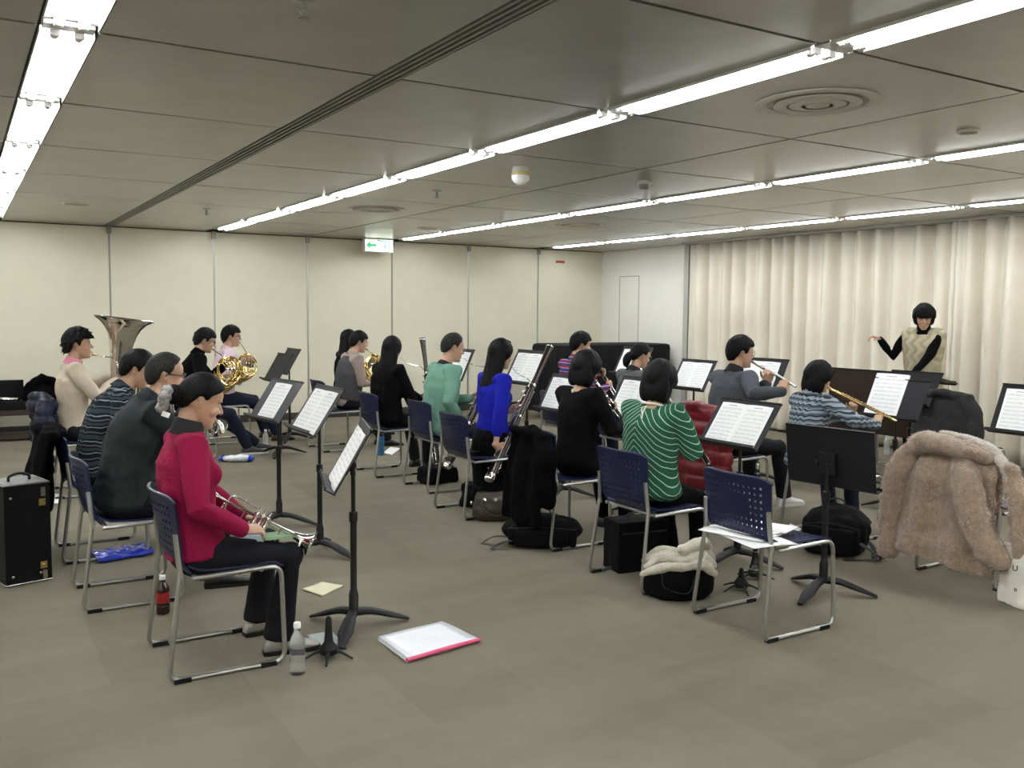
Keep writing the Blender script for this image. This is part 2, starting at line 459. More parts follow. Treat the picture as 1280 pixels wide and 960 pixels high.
def sprinkler(p, label):
    t = thing('sprinkler', label, 'sprinkler', (p.x,p.y,CEIL), 0, None)
    MB().lathe([(.04,0),(.04,-.006),(.028,-.012),(.012,-.014)],n=20).build('escutcheon', M['metal_strip'], t)
    MB().lathe([(.010,-.012),(.010,-.035),(.006,-.04),(.006,-.055)],n=12).build('nozzle', M['slot_bar'], t)
    for s in (-1,1): MB().tube([(s*.008,0,-.03),(s*.016,0,-.045),(s*.004,0,-.062)],.003,6).build('frame_arm', M['slot_bar'], t)
    MB().lathe([(.020,-.062),(.022,-.066),(.001,-.068)],n=16).build('deflector', M['slot_bar'], t)
sprinkler(at(380,-2,Z=CEIL), 'brass-grey fire sprinkler on the dark panel beside the air slot')
sprinkler(at(546,238,Z=CEIL), 'fire sprinkler between the first and second light rows')
sprinkler(at(258,261,Z=CEIL), 'fire sprinkler close to the panelled wall beside the first light row end')
p = at(651,209,Z=CEIL)
t = thing('emergency_lamp', 'white domed emergency lamp with a yellowed collar hanging under the ceiling', 'lamp', (p.x,p.y,CEIL))
MB().lathe([(.06,0),(.065,-.02),(.065,-.035)],n=28).build('mount', M['white_plastic'], t)
MB().lathe([(.062,-.035),(.068,-.04),(.068,-.06),(.062,-.065)],n=28).build('collar', gm('yellowed',(.60,.48,.22),.5), t)
MB().lathe([(.066,-.062),(.066,-.085),(.05,-.11),(.025,-.125),(.002,-.13)],n=28).build('dome', gm('dome_glass',(.82,.82,.80),.15), t)
p = at(806,226,Z=CEIL)
t = thing('smoke_detector', 'small grey dome smoke detector beside the second light row', 'smoke detector', (p.x,p.y,CEIL))
MB().lathe([(.055,0),(.06,-.02),(.055,-.03)],n=24).build('base', M['white_plastic'], t)
MB().lathe([(.045,-.028),(.045,-.05),(.035,-.065),(.002,-.07)],n=24).build('sensor_dome', gm('sensor',(.28,.28,.26),.4,.4), t)

# emergency exit sign hanging in front of the panelled wall
a = at(455,294.5,Y=12.45); b = at(490.5,309,Y=12.45)
xm,W,H = (a.x+b.x)/2, b.x-a.x, .185
t = thing('exit_sign', 'white and green illuminated exit sign with an arrow, hung under the ceiling', 'exit sign', (xm,12.45,CEIL-H-.008))
MB().bbox((-W/2,-.03,0),(W/2,.05,H)).build('housing', M['white_plastic'], t, False)
MB().bbox((-W/2+.05,-.01,H),(W/2-.05,.03,H+.008)).build('mount', M['slot_bar'], t, False)
gw = mat('sign_white', (.92,.96,.88), .4, emit=1.1); gg = mat('sign_green', (.03,.42,.16), .4, emit=.45)
MB().bbox((-W/2+.012,-.033,.012),(W/2-.012,-.029,H-.012)).build('lit_panel', gw, t, False)
s_ = MB(); y_ = -.036
def poly(mb, pts, y0=-.037, y1=-.032):
    n = len(pts); mb.add([(x,y0,z) for x,z in pts]+[(x,y1,z) for x,z in pts], [tuple(range(n))]+[(i,(i+1)%n,(i+1)%n+n,i+n) for i in range(n)])
u = H; ax = -W*.27
m_ = MB(); poly(m_, [(ax-.085,u*.5),(ax-.02,u*.84),(ax-.02,u*.62),(ax+.075,u*.62),(ax+.075,u*.38),(ax-.02,u*.38),(ax-.02,u*.16)]); m_.build('arrow', gg, t, False)
dx = W*.2
m_ = MB()
for x0,x1,z0,z1 in ((dx-.075,dx-.06,.025,u-.022),(dx+.06,dx+.075,.025,u-.022),(dx-.075,dx+.075,u-.036,u-.022)): poly(m_, [(x0,z0),(x1,z0),(x1,z1),(x0,z1)])
m_.build('doorway_mark', gg, t, False)
m_ = MB(); poly(m_, [(dx+.012+.014*cos(k*pi/5),u*.72+.014*sin(k*pi/5)) for k in range(10)])
poly(m_, [(dx-.03,u*.60),(dx+.018,u*.62),(dx+.008,u*.38),(dx+.03,u*.16),(dx+.014,u*.15),(dx-.008,u*.35),(dx-.045,u*.25),(dx-.048,u*.33),(dx-.014,u*.42),(dx-.01,u*.55),(dx-.034,u*.52)])
poly(m_, [(dx+.018,u*.60),(dx+.042,u*.46),(dx+.036,u*.43),(dx+.012,u*.52)]); m_.build('running_figure', gg, t, False)
m_ = MB().bbox((-.03,-.034,H-.03),(.03,-.029,H-.014)); m_.build('red_lamp', gm('sign_red',(.5,.12,.05),.4), t, False)
# ================================================================== furniture kit
gm('chair_blue', (.006,.010,.045), .34, spec=.4, bump=.06, bscale=900); gm('chair_steel', (.46,.46,.45), .28, .9); gm('rubber', (.006,.006,.006), .6, spec=.3)
gm('stand_black', (.006,.006,.0075), .5, spec=.3); gm('stand_tube', (.006,.006,.007), .35, .0)
def perf_panel(fn, us, vs, holes, th):
    """slab over breakpoints us, vs with square holes left out (set of cell indices)"""
    mb = MB(); nu,nv = len(us)-1, len(vs)-1
    P = [[Vector(fn(u,v)) for v in vs] for u in us]
    def nrm(i,j):
        a = P[min(i+1,nu)][j]-P[max(i-1,0)][j]; b = P[i][min(j+1,nv)]-P[i][max(j-1,0)]; return a.cross(b).normalized()
    A = {}; 
    for i in range(nu+1):
        for j in range(nv+1):
            n = nrm(i,j); A[i,j,0] = len(mb.v); mb.v.append(P[i][j]+n*th/2); A[i,j,1] = len(mb.v); mb.v.append(P[i][j]-n*th/2)
    solid = lambda i,j: 0<=i<nu and 0<=j<nv and (i,j) not in holes
    for i in range(nu):
        for j in range(nv):
            if not solid(i,j): continue
            mb.f.append((A[i,j,0],A[i+1,j,0],A[i+1,j+1,0],A[i,j+1,0])); mb.f.append((A[i,j,1],A[i,j+1,1],A[i+1,j+1,1],A[i+1,j,1]))
            for (di,dj,p,q) in ((-1,0,(i,j),(i,j+1)),(1,0,(i+1,j+1),(i+1,j)),(0,-1,(i+1,j),(i,j)),(0,1,(i,j+1),(i+1,j+1))):
                if not solid(i+di,j+dj): mb.f.append((A[p+(0,)],A[q+(0,)],A[q+(1,)],A[p+(1,)]))
    return mb
def breaks(n, hole, margin):
    """0..1 break points for n holes of size hole (fraction) between margins"""
    pitch = (1-2*margin-hole)/(n-1); out = [0, margin*.5]
    for k in range(n): a = margin+k*pitch; out += [a, a+hole]
    return out+[1-margin*.5, 1]
def make_chair():
    t = thing('stacking_chair', '-', 'chair')
    # seat shell
    us = breaks(9,.022,.13); vs = breaks(9,.022,.10)
    holes = {(2+2*i,2+2*j) for i in range(9) for j in range(9) if 1<=j<=7 and (i>=5)}
    def seat(u,v):
        x = -.15+.40*u; y = -.215+.43*v; e = abs(2*v-1)
        return (x, y*(1-.06*(1-u)), .447+.010*e**3 -.010*sin(pi*u) - .028*max(0,(u-.85)/.15)**2 + .02*max(0,(.12-u)/.12))
    s = perf_panel(seat, us, vs, holes, .009).build('seat', M['chair_blue'], t)
    # back shell, curved round the sitter
    us = breaks(13,.027,.10); vs = breaks(8,.037,.13)
    holes = {(2+2*i,2+2*j) for i in range(13) for j in range(8) if (j<=2 or i<=2 or i>=10 or j>=6)}
    def back(u,v):
        k = 2*u-1; wv = .205+.025*v
        x = -.190-.035*v-.055*(1-k*k)*(.45+.55*v)+.02 + .03*max(0,.15-v)/.15
        z = .455+.325*v-.012*k*k*(1-v) - .026*(abs(k)**7)*v**4
        return (x, wv*k, z)
    perf_panel(back, us, vs, holes, .010).build('backrest', M['chair_blue'], t)
    rim = MB().tube([back(i/16,1.0) for i in range(17)], .0075, 8, rnd=True).build('back_rim', M['chair_blue'], t)
    for s in (-1,1):
        y = .245*s; ys_ = .222*s
        MB().tube(fillet([(-.188,.225*s,.46),(-.245,y,.012),(.245,y,.012),(.235,.232*s,.438),(-.14,ys_,.428)], .055, 6), .0105, 10).build('side_frame', M['chair_steel'], t)
        MB().tube([(-.184,.225*s,.43),(-.192,.218*s,.50),(-.202,.212*s,.62)], .0115, 8).build('back_post', M['chair_steel'], t)
        for x in (-.19,.17): MB().box((x,y,.0105),(.034,.0135,.0095)).build('foot_pad', M['rubber'], t, False)
    MB().tube([(-.12,-.222,.425),(-.12,.222,.425)], .009, 8).build('crossbar', M['chair_steel'], t)
    MB().tube([(.15,-.228,.427),(.15,.228,.427)], .009, 8).build('crossbar', M['chair_steel'], t)
    return t
chair0 = make_chair(); chair_used = False
def chair(xr, yc, label, rz=0., group=None):
    """xr: rear line of the skids, yc: middle"""
    global chair_used
    o = copy_tree(chair0) if chair_used else chair0; chair_used = True
    o.location = (xr+.25*cos(rz), yc+.25*sin(rz), 0); o.rotation_euler = (0,0,rz); o['label'] = label; o['group'] = group or 'navy stacking chairs'
    return o

# music stands: the desk faces -x
_desk_cache = {}
def stand(p, h, label, tilt=32, rz=0., legs=90, group='black music stands', w=.50, dh=.335, name='music_stand', split=None):
    """h: height of the desk's middle; tilt from the vertical"""
    t = thing(name, label, 'music stand', (p[0],p[1],0), rz, group)
    key = (round(h,3),tilt,w,dh,legs,split)
    if key not in _desk_cache:
        out = []
        a = rad(tilt); up = Vector((sin(a),0,cos(a))); nr = Vector((-cos(a),0,sin(a))); Y = Vector((0,1,0))
        c = Vector((.0,0,h))
        mb = MB()
        def plate(u,v):
            k = 2*u-1; ww = w/2*(1-.0*v)
            return c + Y*(ww*k) + up*((v-.5)*dh)
        mb.sheet(plate, 10, 4, .004); mb.box(c+up*(dh/2)+nr*.003, (.008,w/2,.004), (nr,Y,up)); out.append(('desk',mb,M['stand_black']))
        mb = MB(); mb.box(c-up*(dh/2)+nr*.026, (.028,w/2+.004,.0025), (nr,Y,up)); mb.box(c-up*(dh/2-.006)+nr*.053, (.002,w/2+.004,.008), (nr,Y,up)); out.append(('ledge',mb,M['stand_black']))
        mb = MB(); mb.box(c-nr*.018-up*.03, (.014,.05,.06), (nr,Y,up)); mb.tube([c-nr*.03-up*.03, Vector((.018,0,h-.1))], .014, 10); out.append(('tilt_bracket',mb,M['stand_tube']))
        mb = MB().lathe([(.016,0),(.018,.004),(.018,.014),(.004,.018)], c-nr*.03-up*.03+Y*-.05, (0,-1,0), 14); out.append(('tilt_knob',mb,M['rubber']))
        mb = MB().tube([(.018,0,.52),(.018,0,h-.06)], .0105, 12); out.append(('upper_tube',mb,M['stand_tube']))
        mb = MB().tube([(.018,0,.10),(.018,0,.56)], .016, 14); mb.lathe([(.016,0),(.021,.005),(.021,.05),(.017,.055)], (.018,0,.53)); mb.lathe([(.023,0),(.024,.1),(.017,.13)], (.018,0,.07)); out.append(('lower_tube',mb,M['stand_tube']))
        for k in range(3):
            mb = MB(); b = rad(legs+120*k); d = Vector((cos(b),sin(b),0))
            pts = spline([Vector((.018,0,.085))+d*.015, Vector((.018,0,.078))+d*.09, Vector((.018,0,.045))+d*.19, Vector((.018,0,.011))+d*.285], 4)
            mb.tube(pts, list(zip(lerpl([.022,.029,.038,.014],len(pts)), lerpl([.022,.018,.014,.008],len(pts)))), 10, up=(0,0,1)); out.append(('base_leg',mb,M['stand_black']))
        _desk_cache[key] = [(n,b.mesh(n,m,35)) for n,b,m in out]
    for n,me in _desk_cache[key]: link(n, me, t)
    t['_h'] = h; t['_tilt'] = tilt; t['_dh'] = dh
    return t

def m_score():
    m = mat('printed_score', (.84,.84,.82), .8, spec=.2); q = NB(m)
    uvn = q.n('ShaderNodeUVMap'); sp = q.n('ShaderNodeSeparateXYZ'); q.l(uvn.outputs[0], sp.inputs[0]); u,v = sp.outputs[0], sp.outputs[1]
    row = q.m('MULTIPLY', v, 11.0); fr = q.m('FRACT', row)
    inz = q.m('MULTIPLY', q.m('GREATER_THAN', fr, .28), q.m('LESS_THAN', fr, .72))
    ln = q.m('LESS_THAN', q.m('FRACT', q.m('MULTIPLY', q.m('SUBTRACT', fr, .28), 11.36)), .20)
    mp = q.n('ShaderNodeCombineXYZ'); q.l(q.m('MULTIPLY', u, 46), mp.inputs[0]); q.l(q.m('MULTIPLY', row, 7), mp.inputs[1])
    vo = q.n('ShaderNodeTexVoronoi'); vo.inputs['Scale'].default_value = 1; q.l(mp.outputs[0], vo.inputs['Vector'])
    nt = q.m('LESS_THAN', vo.outputs['Distance'], .30)
    bar = q.m('LESS_THAN', q.m('FRACT', q.m('MULTIPLY', u, 5.0)), .02)
    nz = q.m('MULTIPLY', nt, q.m('MULTIPLY', q.m('GREATER_THAN', fr, .15), q.m('LESS_THAN', fr, .85)))
    ink = q.m('MAXIMUM', q.m('MULTIPLY', inz, q.m('MAXIMUM', ln, bar)), nz)
    mar = q.m('MULTIPLY', q.m('MULTIPLY', q.m('GREATER_THAN', u, .08), q.m('LESS_THAN', u, .92)), q.m('MULTIPLY', q.m('GREATER_THAN', v, .04), q.m('LESS_THAN', v, .90)))
    title = q.m('MULTIPLY', q.m('MULTIPLY', q.m('GREATER_THAN', v, .925), q.m('LESS_THAN', v, .945)), q.m('LESS_THAN', q.m('ABSOLUTE', q.m('SUBTRACT', u, .5)), .16))
    ink = q.m('MAXIMUM', q.m('MULTIPLY', ink, mar), title)
    q.l(q.mix(q.m('MULTIPLY', ink, .5), (.84,.84,.82), (.03,.03,.04)), q.b.inputs['Base Color']); return m
M['score'] = m_score(); gm('paper', (.82,.82,.80), .8, spec=.2)
def score(st, label, pages=2, dy=0., th=.003, pw=.212, ph=.297, lift=0., roll=0.):
    """printed pages resting on a stand's ledge"""
    h,tilt,dh = st['_h'], st['_tilt'], st['_dh']
    a = rad(tilt); up = Vector((sin(a),0,cos(a))); nr = Vector((-cos(a),0,sin(a))); Y = Vector((0,-1,0))
    base = Vector((0,0,h)) - up*(dh/2-.006) + nr*.006 + Y*dy + up*lift
    t = thing('sheet_music', label, 'sheet music', (st.location.x,st.location.y,0), st.rotation_euler.z, 'printed parts on the stands')
    for k in range(pages):
        off = (k-(pages-1)/2)*pw
        def fn(u,v, off=off, k=k):
            cu = .006*sin(pi*u) + .004*v*v
            return base + Y*(off+(u-.5)*(pw-.002)) + up*(v*ph) + nr*(cu+.001*k)
        mb = MB().sheet(fn, 6, 4, th); me = mb.mesh('page', M['score'], 35)
        uv = me.uv_layers.new(name='UVMap')
        # front face uv from the grid order
        nn = 7*5
        for p in me.polygons:
            for li in p.loop_indices:
                vi = me.loops[li].vertex_index % nn; uv.data[li].uv = ((vi//5)/6, (vi%5)/4)
        link('page', me, t)
    return t

# ------------------------------------------------------------------ instruments (local frames, placed with a matrix)
gm('silver', (.78,.77,.74), .12, 1.); gm('brass', (.80,.60,.22), .14, 1.); gm('gold', (.86,.62,.26), .14, 1.); gm('pale_brass',(.78,.66,.38),.16,1.)
gm('ebony', (.012,.011,.011), .25, coat=.3); gm('maple', (.022,.007,.005), .25, coat=.5); gm('ivory', (.75,.70,.58), .4)
def frame(o, x, zref):
    """matrix with local x along x, local z near zref"""
    x = Vector(x).normalized(); z = Vector(zref); z = (z-x*z.dot(x)).normalized(); y = z.cross(x)
    return Matrix(((x.x,y.x,z.x,o[0]),(x.y,y.y,z.y,o[1]),(x.z,y.z,z.z,o[2]),(0,0,0,1)))
def place(t, mtx): t.matrix_world = mtx; return t

def trumpet(a, b, up, label, m='silver'):
    """a mouthpiece end, b bell rim"""
    t = thing('trumpet', label, 'trumpet'); s = M[m]; L = .48
    MB().lathe([(.013,0),(.0135,.004),(.007,.022),(.0045,.05),(.0055,.085)], (0,0,0), (1,0,0), 16).build('mouthpiece', s, t)
    MB().tube(fillet([(.07,0,0),(.40,0,0),(.435,0,-.012),(.435,0,-.062),(.40,0,-.075),(.19,0,-.075),(.19,-.02,-.075)],.03,5), .0062, 10).build('leadpipe', s, t)
    MB().tube(fillet([(.19,.0,-.05),(.10,.012,-.045),(.072,.012,-.045),(.06,.014,-.02),(.06,.018,.02),(.075,.022,.038),(.12,.024,.04),(.2,.024,.03)],.02,4), .006, 10).build('bell_tail', s, t)
    MB().tube(spline([(.19,.022,-.055),(.07,.022,-.055),(.05,.022,-.03),(.07,.022,-.005),(.15,.022,-.003)],5), .0062, 10).build('bow', s, t)
    prof = [(.0065,.0),(.0075,.10),(.0095,.17),(.013,.22),(.019,.26),(.028,.29),(.042,.315),(.060,.328),(.061,.331),(.058,.330),(.04,.318),(.026,.292),(.012,.225)]
    MB().lathe(prof, (.15,.022,-.003), (1,0,0), 28, False).build('bell', s, t)
    for k,x in enumerate((.205,.232,.259)):
        v = MB().lathe([(.009,-.012),(.0125,-.010),(.0125,.0),(.0115,.002),(.0115,.085),(.0125,.087),(.0125,.098),(.007,.101),(.004,.103),(.004,.118),(.010,.12),(.010,.124),(.002,.125)], (x,.006,-.085), (0,0,1), 14).build('valve', s, t)
    for x in (.205,.232,.259): MB().tube(fillet([(x,.0,-.05),(x,-.04,-.05),(x+.014,-.04,-.05),(x+.014,0,-.05)],.008,3), .005, 8).build('valve_slide', s, t)
    for x in (.15,.33): MB().tube([(x,0,0),(x,0,-.075)], .003, 6).build('brace', s, t)
    return place(t, frame(a, Vector(b)-Vector(a), up))

def french_horn(c, nrm, up, label, R=.125, k_=1.08, m='brass', mouth=None):
    """c: middle of the coil, nrm: side showing the valves (local -y), up: local z; bell sweeps below"""
    t = thing('french_horn', label, 'french horn'); s = M[m]
    X,Z = (1,0,0),(0,0,1)
    MB().tube(arc((0,0,0),R,-60,250,X,Z,30), lerpl([.011,.009,.0075],31), 10).build('outer_coil', s, t)
    MB().tube(arc((0,-.02,0),R*.93,20,330,X,Z,30), .0065, 10).build('inner_coil', s, t)
    MB().tube(arc((-.01,.018,.0),R*.80,-100,210,X,Z,26), .0065, 10).build('inner_coil', s, t)
    # bell throat sweeping along the bottom and flaring backwards
    bp = spline([(.085,.0,-.095),(.02,.005,-.135),(-.05,.015,-.15),(-.12,.03,-.14),(-.185,.055,-.115)],6)
    n = len(bp); rr = lerpl([.012,.016,.024,.04,.07,.115,.150],n)
    mb = MB().tube(bp, rr, 28)
    mb.f = [f for f in mb.f if not (len(f)==3 and max(f)==len(mb.v)-1)]        # open the mouth of the bell
    mb.build('bell', s, t)
    d = (bp[-1]-bp[-2]).normalized(); e1 = d.orthogonal().normalized(); e2 = d.cross(e1)
    MB().tube([bp[-1]+e1*(.15*cos(2*pi*k/32))+e2*(.15*sin(2*pi*k/32)) for k in range(32)], .0035, 6, closed=True).build('bell_rim', s, t)
    for k in range(3):
        x = -.03+.036*k
        MB().lathe([(.013,-.03),(.015,-.028),(.015,.028),(.013,.03)], (x,-.012,.015-.01*k), (0,1,0), 16).build('rotary_valve', M['silver'], t)
        MB().tube(fillet([(x-.012,-.03,.01),(x-.03,-.03,.085-.01*k),(x-.008,-.03,.093-.01*k),(x+.012,-.03,.015)],.012,4), .0058, 8).build('valve_slide', s, t)
        MB().tube(fillet([(x-.01,.01,-.01),(x-.015,.01,-.085+.008*k),(x+.01,.01,-.085+.008*k),(x+.012,.01,-.01)],.012,4), .0058, 8).build('valve_slide', s, t)
        MB().tube(spline([(x,-.05,.02),(x-.02,-.055,.05),(x-.05,-.05,.085)],4), .003, 6).build('valve_lever', M['silver'], t)
    MB().tube(fillet([(.10,-.005,.06),(.05,-.01,-.03),(.09,-.01,-.07)],.03,4), .0055, 8).build('brace_tube', s, t)
    mtx = frame(c, Vector(up).cross(Vector(nrm)*-1)*-1, up)
    # local y must be -nrm
    n_ = Vector(nrm).normalized(); z_ = Vector(up); z_ = (z_-n_*z_.dot(n_)).normalized(); y_ = -n_; x_ = y_.cross(z_)
    mtx = Matrix(((x_.x,y_.x,z_.x,c[0]),(x_.y,y_.y,z_.y,c[1]),(x_.z,y_.z,z_.z,c[2]),(0,0,0,1)))
    if mouth is not None:
        ml = (mtx @ Matrix.Scale(k_,4)).inverted() @ Vector(mouth); d0 = (Vector((0,-.01,.10))-ml).normalized()
        MB().lathe([(.010,0),(.0105,.003),(.006,.02),(.004,.05),(.0045,.06)], ml, d0, 12).build('mouthpiece', M['silver'], t)
        MB().tube(spline([ml+d0*.055, ml*.5+Vector((0,-.01,.11))*.5, (.0,-.012,R*.86),(.05,-.012,R*.72),(.08,-.012,R*.3)],5), lerpl([.0042,.0058],21), 8).build('leadpipe', s, t)
    return place(t, mtx @ Matrix.Scale(k_,4))

def bassoon(bell, foot, side, mouth, label):
    """bell top, bottom of the boot; side: direction of the second tube"""
    bell = Vector(bell); foot = Vector(foot); ax = (bell-foot).normalized(); L = (bell-foot).length
    t = thing('bassoon', label, 'bassoon', foot)
    s = Vector(side); s = (s-ax*s.dot(ax)).normalized()
    P = lambda h, o=0., d=Vector((0,0,0)): ax*h + s*o + d
    mp, sv = M['maple'], M['silver']
    MB().tube([P(.012),P(.44)], [(.043,.031),(.045,.033)], 16, up=ax.cross(s)).build('boot_joint', mp, t)
    MB().tube([P(0),P(.015),P(.05)], [(.040,.031),(.048,.036),(.046,.034)], 16, up=ax.cross(s)).build('boot_cap', sv, t)
    MB().lathe([(.026,0),(.024,.3),(.023,.52)], P(.43,-.018), ax, 16).build('long_joint', mp, t)
    MB().lathe([(.021,0),(.019,.25),(.016,.50),(.014,.505)], P(.43,.02), ax, 16).build('wing_joint', mp, t)
    MB().lathe([(.023,0),(.021,.10),(.023,.20),(.027,L-.95-.06),(.031,L-.95-.03),(.031,L-.95),(.022,L-.95),(.018,L-1.0)], P(.95,-.018), ax, 18).build('bell_joint', mp, t)
    MB().lathe([(.0315,-.022),(.0325,-.020),(.0325,-.012),(.0315,-.010)], P(L,-.018), ax, 18).build('bell_ring', M['silver'], t)
    for h,o in ((.44,0),(.95,-.018),(.62,-.018),(.935,.02)):
        if o==0: MB().tube([P(h-.012),P(h+.012)], [(.0465,.0345)]*2, 16, up=ax.cross(s)).build('metal_band', sv, t)
        else: MB().lathe([(.0262,-.01),(.0262,.01)], P(h,o), ax, 16).build('metal_band', sv, t)
    nf = ax.cross(s)
    r = random.Random(4)
    for k in range(16):
        h = .08+.055*k; o = -.018 if k%2 else .02
        for sg in (1,-1):
            q = P(h+.02*(sg>0),o)+nf*(sg*.031)
            MB().lathe([(.011,0),(.013,.003),(.005,.007)], q, nf*sg, 10).build('key_cup', sv, t)
    for o,h0,h1 in ((-.030,.08,.40),(.034,.10,.42),(-.034,.46,.90),(.034,.48,.88)):
        for sg in (1,-1): MB().tube([P(h0,o)+nf*(.024*sg),P(h1,o)+nf*(.024*sg)], .0034, 6).build('key_rod', sv, t)
    e = P(.935,.02); m_ = Vector(mouth)-foot
    MB().tube(spline([e, e+ax*.03, e+ax*.055+(m_-e)*.15, e*.4+m_*.6+ax*.0, m_*.93+e*.07, m_],5), lerpl([.0042,.0035,.0022],26), 8).build('crook', sv, t)
    return t

def clarinet(a, b, label, loc=None):
    """a mouthpiece tip, b bell"""
    a = Vector(a); b = Vector(b); ax = (b-a).normalized(); L = (b-a).length
    t = thing('clarinet', label, 'clarinet', b); eb, sv = M['ebony'], M['silver']; o = a-b; k = L/.66
    f = lambda prof,h: [(r,z*k+h*k) for r,z in prof]
    MB().lathe(f([(.003,0),(.007,.025),(.0125,.05),(.0125,.085)],0), o, ax, 16).build('mouthpiece', eb, t)
    MB().lathe(f([(.0135,.03),(.0145,.035),(.0145,.06),(.0135,.065)],0), o, ax, 16).build('ligature', sv, t)
    MB().lathe(f([(.0135,0),(.0165,.012),(.016,.05),(.0135,.062)],.085), o, ax, 16).build('barrel', eb, t)
    MB().lathe(f([(.0140,0),(.0135,.19)],.147), o, ax, 16).build('upper_joint', eb, t)
    MB().lathe(f([(.0145,0),(.0150,.21)],.342), o, ax, 16).build('lower_joint', eb, t)
    MB().lathe(f([(.0165,0),(.0175,.03),(.023,.07),(.034,.102),(.036,.106),(.030,.107),(.016,.06)],.553), o, ax, 20).build('bell', eb, t)
    for h in (.088,.147,.340,.553,.656): MB().lathe(f([(.0172,-.003),(.0172,.003)] if h<.6 else [(.0365,-.004),(.0365,.002)],h), o, ax, 16).build('metal_ring', sv, t)
    e1 = ax.orthogonal().normalized(); e2 = ax.cross(e1)
    for i in range(14):
        h = (.17+.027*i)*k; d = (e1*cos(i*1.9)+e2*sin(i*1.9))
        MB().lathe([(.008,0),(.009,.003),(.003,.005)], o+ax*h+d*.015, d, 10).build('key_cup', sv, t)
    for i in range(4):
        d = e1*cos(i*1.57+.4)+e2*sin(i*1.57+.4)
        MB().tube([o+ax*(.18*k)+d*.019, o+ax*(.33*k)+d*.019], .0022, 6).build('key_rod', sv, t); MB().tube([o+ax*(.36*k)+d*.019, o+ax*(.52*k)+d*.019], .0022, 6).build('key_rod', sv, t)
    return t

def flute(a, b, label, m):
    """a crown end, b foot end"""
    a = Vector(a); b = Vector(b); ax = (b-a).normalized(); L = (b-a).length
    t = thing('flute', label, 'flute', a); s = M[m]
    MB().lathe([(.0085,0),(.0095,.004),(.0095,L),(.0085,L+.001)], (0,0,0), ax, 14).build('tube_body', s, t)
    for h in (.22,L-.13): MB().lathe([(.0112,-.012),(.0112,.012)], ax*h, ax, 14).build('joint_ring', s, t)
    zz = Vector((0,0,1)); e = (zz-ax*zz.dot(ax)).normalized(); sd = ax.cross(e)
    MB().ell(ax*.155+e*.008, (.020,.012,.004), (ax,sd,e), 14, 6).build('lip_plate', s, t)
    for k in range(15):
        h = .265+.0235*k
        if h > L-.02: break
        MB().lathe([(.0085,0),(.0095,.004),(.006,.006)], ax*h+e*.010, e, 12).build('key_cup', s, t)
    for o in (-.012,.012): MB().tube([ax*.25+sd*o+e*.006, ax*(L-.03)+sd*o+e*.006], .0025, 6).build('key_rod', s, t)
    return t

def tuba(base, tilt, label):
    """base: bottom bow on the player's lap; tilt: bell axis direction"""
    t = thing('tuba', label, 'tuba'); s = gm('tuba_silver', (.74,.71,.66), .10, 1.)
    prof = [(.040,.05),(.052,.20),(.066,.34),(.082,.47),(.098,.58),(.118,.66),(.148,.72),(.19,.765),(.245,.80),(.249,.806),(.244,.806),(.185,.775),(.14,.725),(.10,.62),(.07,.45)]
    MB().lathe(prof, (0,0,0), (0,0,1), 40, False).build('bell', s, t)
    MB().tube([(.247*cos(2*pi*k/40),.247*sin(2*pi*k/40),.804) for k in range(40)], .004, 6, closed=True).build('bell_rim', s, t)
    MB().tube(spline([(0,0,.14),(0,0,.04),(.05,0,-.03),(.12,0,-.045),(.18,0,.0),(.195,0,.1),(.195,0,.3),(.18,-.01,.40),(.12,-.03,.44),(.07,-.05,.40),(.06,-.06,.28),(.06,-.06,.08)],5), lerpl([.038,.042,.04,.036,.032,.028,.024,.02],56), 16).build('main_bows', s, t)
    MB().tube(spline([(.06,-.06,.08),(.09,-.07,.03),(.13,-.07,.05),(.13,-.07,.3),(.10,-.07,.36),(.07,-.08,.30),(.07,-.085,.2)],5), .013, 10).build('branch_tube', s, t)
    for k in range(4): MB().lathe([(.014,0),(.017,.005),(.017,.13),(.012,.14),(.005,.142),(.005,.16),(.012,.163),(.012,.167)], (.10+.034*k*0-.0,-.085-.0,.1), (0,0,1), 12).build('valve', s, t) if k==0 else MB().lathe([(.014,0),(.017,.005),(.017,.13),(.012,.14),(.005,.142),(.005,.16),(.012,.163),(.012,.167)], (.10-.037*k,-.085,.1), (0,0,1), 12).build('valve', s, t)
    MB().tube(spline([(-.17,0,.47),(-.13,.0,.46),(-.07,-.04,.46),(-.03,-.085,.42),(.0,-.09,.3)],5), lerpl([.006,.008],21), 8).build('leadpipe', s, t)
    MB().lathe([(.015,0),(.016,.004),(.009,.03),(.006,.06)], (-.225,.0,.475), (1,0,-.08), 14).build('mouthpiece', M['pale_brass'], t)
    z = Vector(tilt).normalized(); x = Vector((1,0,0)); x = (x-z*x.dot(z)).normalized(); y = z.cross(x)
    t.matrix_world = Matrix(((x.x,y.x,z.x,base[0]),(x.y,y.y,z.y,base[1]),(x.z,y.z,z.z,base[2]),(0,0,0,1)))
    return t
def peg_stand(p, h, label):
    t = thing('instrument_stand', label, 'instrument stand', (p[0],p[1],0), 0, None)
    MB().lathe([(.040,.022),(.042,.045),(.030,.06),(.021,.075),(.017,h*.6),(.013,h-.01),(.006,h)], n=18).build('peg', M['rubber'], t)
    for k in range(5):
        b = 2*pi*k/5+.5; d = Vector((cos(b),sin(b),0))
        MB().tube([Vector((0,0,.038))+d*.02, Vector((0,0,.030))+d*.06, Vector((0,0,.006))+d*.115], [(.013,.010),(.008,.006),(.005,.004)], 8, up=(0,0,1)).build('leg', M['rubber'], t)
    return t
